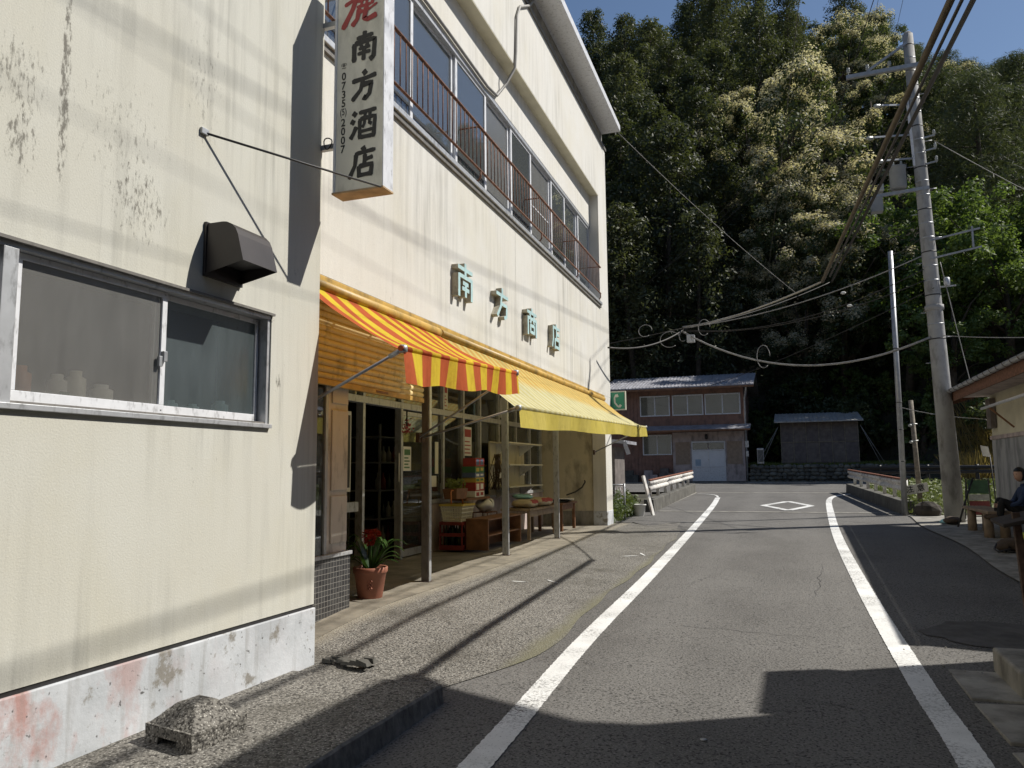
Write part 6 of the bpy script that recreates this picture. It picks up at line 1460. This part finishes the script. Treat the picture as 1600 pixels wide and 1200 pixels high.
def plant(kind, x, y, s_=1.0, idx=None):
    i = rt.randrange(len(protos[kind])) if idx is None else idx; p = protos[kind][i]; z = hill(x, y) - .25
    rot = (rt.uniform(-.05, .05), rt.uniform(-.05, .05), rt.uniform(0, math.tau)); sc_ = s_ * rt.uniform(.88, 1.15)
    if (kind, i) in used: o = copy_tree(p, (x, y, z), None, rot, (sc_, sc_, sc_ * rt.uniform(.92, 1.12)))
    else: used.add((kind, i)); o = p; o.location = (x, y, z); o.rotation_euler = rot; o.scale = (sc_, sc_, sc_)
    r_ = x / y
    side = 'above the brown house' if r_ < -.09 else ('above the shed' if r_ < .03 else ('left of the utility pole' if r_ < .14 else 'right of the utility pole'))
    row = 'in the lowest row' if y < 58 else ('halfway up the hillside' if y < 84 else 'along the skyline')
    o['label'] = (LAB[kind][0] + ' ' + side) if kind == 'bush' else LAB[kind][0] + ' ' + row + ' ' + side; o['group'] = LAB[kind][1]; return o
ACC = ((1.0, 51.0, .95), (3.4, 51.5, 1.0), (2.4, 55.0, 1.15), (-.8, 54.5, 1.05), (5.4, 55.5, 1.0), (.4, 60.0, 1.3), (4.2, 61.0, 1.3), (-2.0, 66, 1.3), (-1.6, 74, 1.4), (1.6, 70, 1.3), (6.6, 84, 1.3), (10.5, 84, 1.1), (8.0, 70, 1.3))
def clearing(x, y):
    for ax, ay, _ in ACC:
        dx, dy = x - ax, y - ay; al = dx * .876 + dy * .482; la = abs(-dx * .482 + dy * .876)
        if dx * dx + dy * dy < 16 or (0 < al < 11 and la < 3.2): return True
    return False
y = 50.0
while y < 113:
    x = -.42 * y + rt.uniform(0, 2)
    while x < .40 * y:
        r_ = x / y; yy = y + rt.uniform(-1.6, 1.6); w = rt.random()
        if r_ < -.05: k = 'cedar' if w < .72 else ('broad' if y < 96 else 'cedar')
        elif r_ < .03: k = 'bloom' if (w < .06 and y > 60) else ('cedar' if w < .70 else 'broad')
        elif r_ < .10: k = 'bloom' if (w < .10 and y > 56) else ('fresh' if (w < .66 and y < 72) else ('broad' if w < .85 else 'cedar'))
        else: k = 'fresh' if (w < .75 and y < 78) else ('pine' if w < .72 and y >= 70 else ('bloom' if w > .94 else 'broad'))
        if not clearing(x, yy) or r_ < -.07: plant(k, x, yy, 1.0 + (.12 if k == 'cedar' and y > 90 else 0))
        x += rt.uniform(3.2, 4.6) * (1 if y < 80 else 1.15)
    y += 4.1 if y < 80 else 5.0
# accents that the photograph shows by themselves
for x, y, s_ in ACC: plant('bloom', x, y, s_)
for x, y, s_ in ((8.2, 45.5, 1.0), (11.0, 46.5, 1.1), (6.6, 50.0, 1.15), (13.5, 49.0, 1.1), (9.4, 52, 1.2), (15.5, 45.5, 1.0), (6.0, 57, 1.2)): plant('fresh', x, y, s_)
for x, y, s_ in ((12.5, 56, 1.2), (15.5, 60, 1.1), (13.0, 66, 1.3), (18, 70, 1.1), (11.5, 74, 1.35)): plant('pine', x, y, s_, 0)
for k in range(46):
    x = rt.uniform(-14, 18); plant('bush', x, 48.2 - 8.2 * smooth(4.5, 10, x) + rt.uniform(-.2, 3.2), rt.uniform(.6, 1.1))
# undergrowth on the lower slope, weeds and reeds
def scatter(name, n, fn, size, mat, label, cat, blade=False, seed=1):
    rr = random.Random(seed); q = MB()
    for k in range(n):
        p, hgt = fn(rr); p = Vector(p)
        if blade:
            a = Vector((rr.gauss(0, .35), rr.gauss(0, .35), 1)).normalized() * hgt; b = Vector((rr.gauss(0, 1), rr.gauss(0, 1), 0)).normalized() * size
            q.v += [tuple(p - b), tuple(p + b), tuple(p + a * .7 + b * .6), tuple(p + a)]
        else:
            p.z += rr.random() * hgt; a = Vector((rr.gauss(0, 1), rr.gauss(0, 1), rr.gauss(0, .7))).normalized() * size * rr.uniform(.6, 1.3); b = a.orthogonal().normalized() * size * .5
            q.v += [tuple(p - a), tuple(p + b), tuple(p + a), tuple(p - b)]
        i = len(q.v); q.f.append((i - 4, i - 3, i - 2, i - 1)); q.m.append(0); q.sm.append(False)
    return q.build(name, mat, label=label, cat=cat, kind='stuff')
def under(rr):
    x = rr.uniform(-22, 24); y = 47.5 - 8.5 * smooth(4.5, 10, x) + rr.random() ** 1.5 * 22; c = .5 + .5 * mnoise.noise((x * .5, y * .5, 0)); return (x, y, hill(x, y)), 1.6 * c + .1
scatter('undergrowth', 26000, under, .13, 'broad', 'dark leafy undergrowth covering the lower forest slope', 'undergrowth', seed=3)
def bank(rr):
    x = rr.uniform(-2.2, 9); y = rr.uniform(43.9, 46.8); return (x, y, 1.5 + .05 * (y - 44)), .25
m = MB(); m.grid(lambda u, v: (-2.1 + 11.6 * u, 44.0 + 4.4 * v, 1.56 + .16 * v + .05 * math.sin(u * 30)), 30, 6); m.build('bank', 'gravelground', kind='structure')
scatter('bank_grass', 5200, bank, .025, 'weed', 'short green grass on the bank above the stone wall', 'grass', True, 5)
def weeds_r(rr):
    x = 2.55 + rr.random() ** 1.3 * 2.9; y = rr.uniform(20.4, 31); return (x, y, zr(y) - .05), .30 + .35 * (.5 + .5 * mnoise.noise((x * 1.5, y * 1.5, 2)))
scatter('weed_patch', 6500, weeds_r, .06, 'weed', 'leafy green weeds between the right guardrail and concrete pole', 'weeds', False, 6)
def weeds_r2(rr):
    x = rr.uniform(4, 11); y = rr.uniform(25, 33); return (x, y, zr(y) - .05), .5
scatter('weed_bed', 4000, weeds_r2, .08, 'weed', 'weed bed below the black guardrail at right', 'weeds', False, 16)
def weeds_l(rr):
    x = rr.uniform(-4.6, -3.75); y = rr.uniform(17.4, 20.2); return (x, y, zr(y)), .75 * (.4 + .6 * abs(mnoise.noise((x * 3, y * 2, 5))) * 1.6)
scatter('corner_weeds', 2600, weeds_l, .055, 'weed', 'leafy green weeds growing at the far corner of shop', 'weeds', False, 7)
def reeds(rr):
    x = rr.uniform(7.2, 11.5); y = rr.uniform(38.5, 41.5) + .2 * (x - 7); return (x, y, hill(x, y) - .2), rr.uniform(.8, 2.0)
scatter('dry_reeds', 5200, reeds, .022, 'reed', 'tan dry reeds on the bank behind the concrete pole', 'reeds', True, 8)
def reeds2(rr):
    x = rr.uniform(7.5, 11.5); y = 39.6 + rr.uniform(-.5, 5) ; return (x, y, hill(x, y) - .2), rr.uniform(.8, 1.8)
scatter('slope_reeds', 4200, reeds2, .022, 'reed', 'dry reeds climbing the slope foot behind the concrete pole', 'reeds', True, 9)
def moss(rr):
    y = rr.uniform(5.0, 9.0); return (-3.24 + rr.gauss(0, .02) if y < 4.9 else -1.98 + rr.gauss(0, .03), y, apz(-2, y) + .004), .015
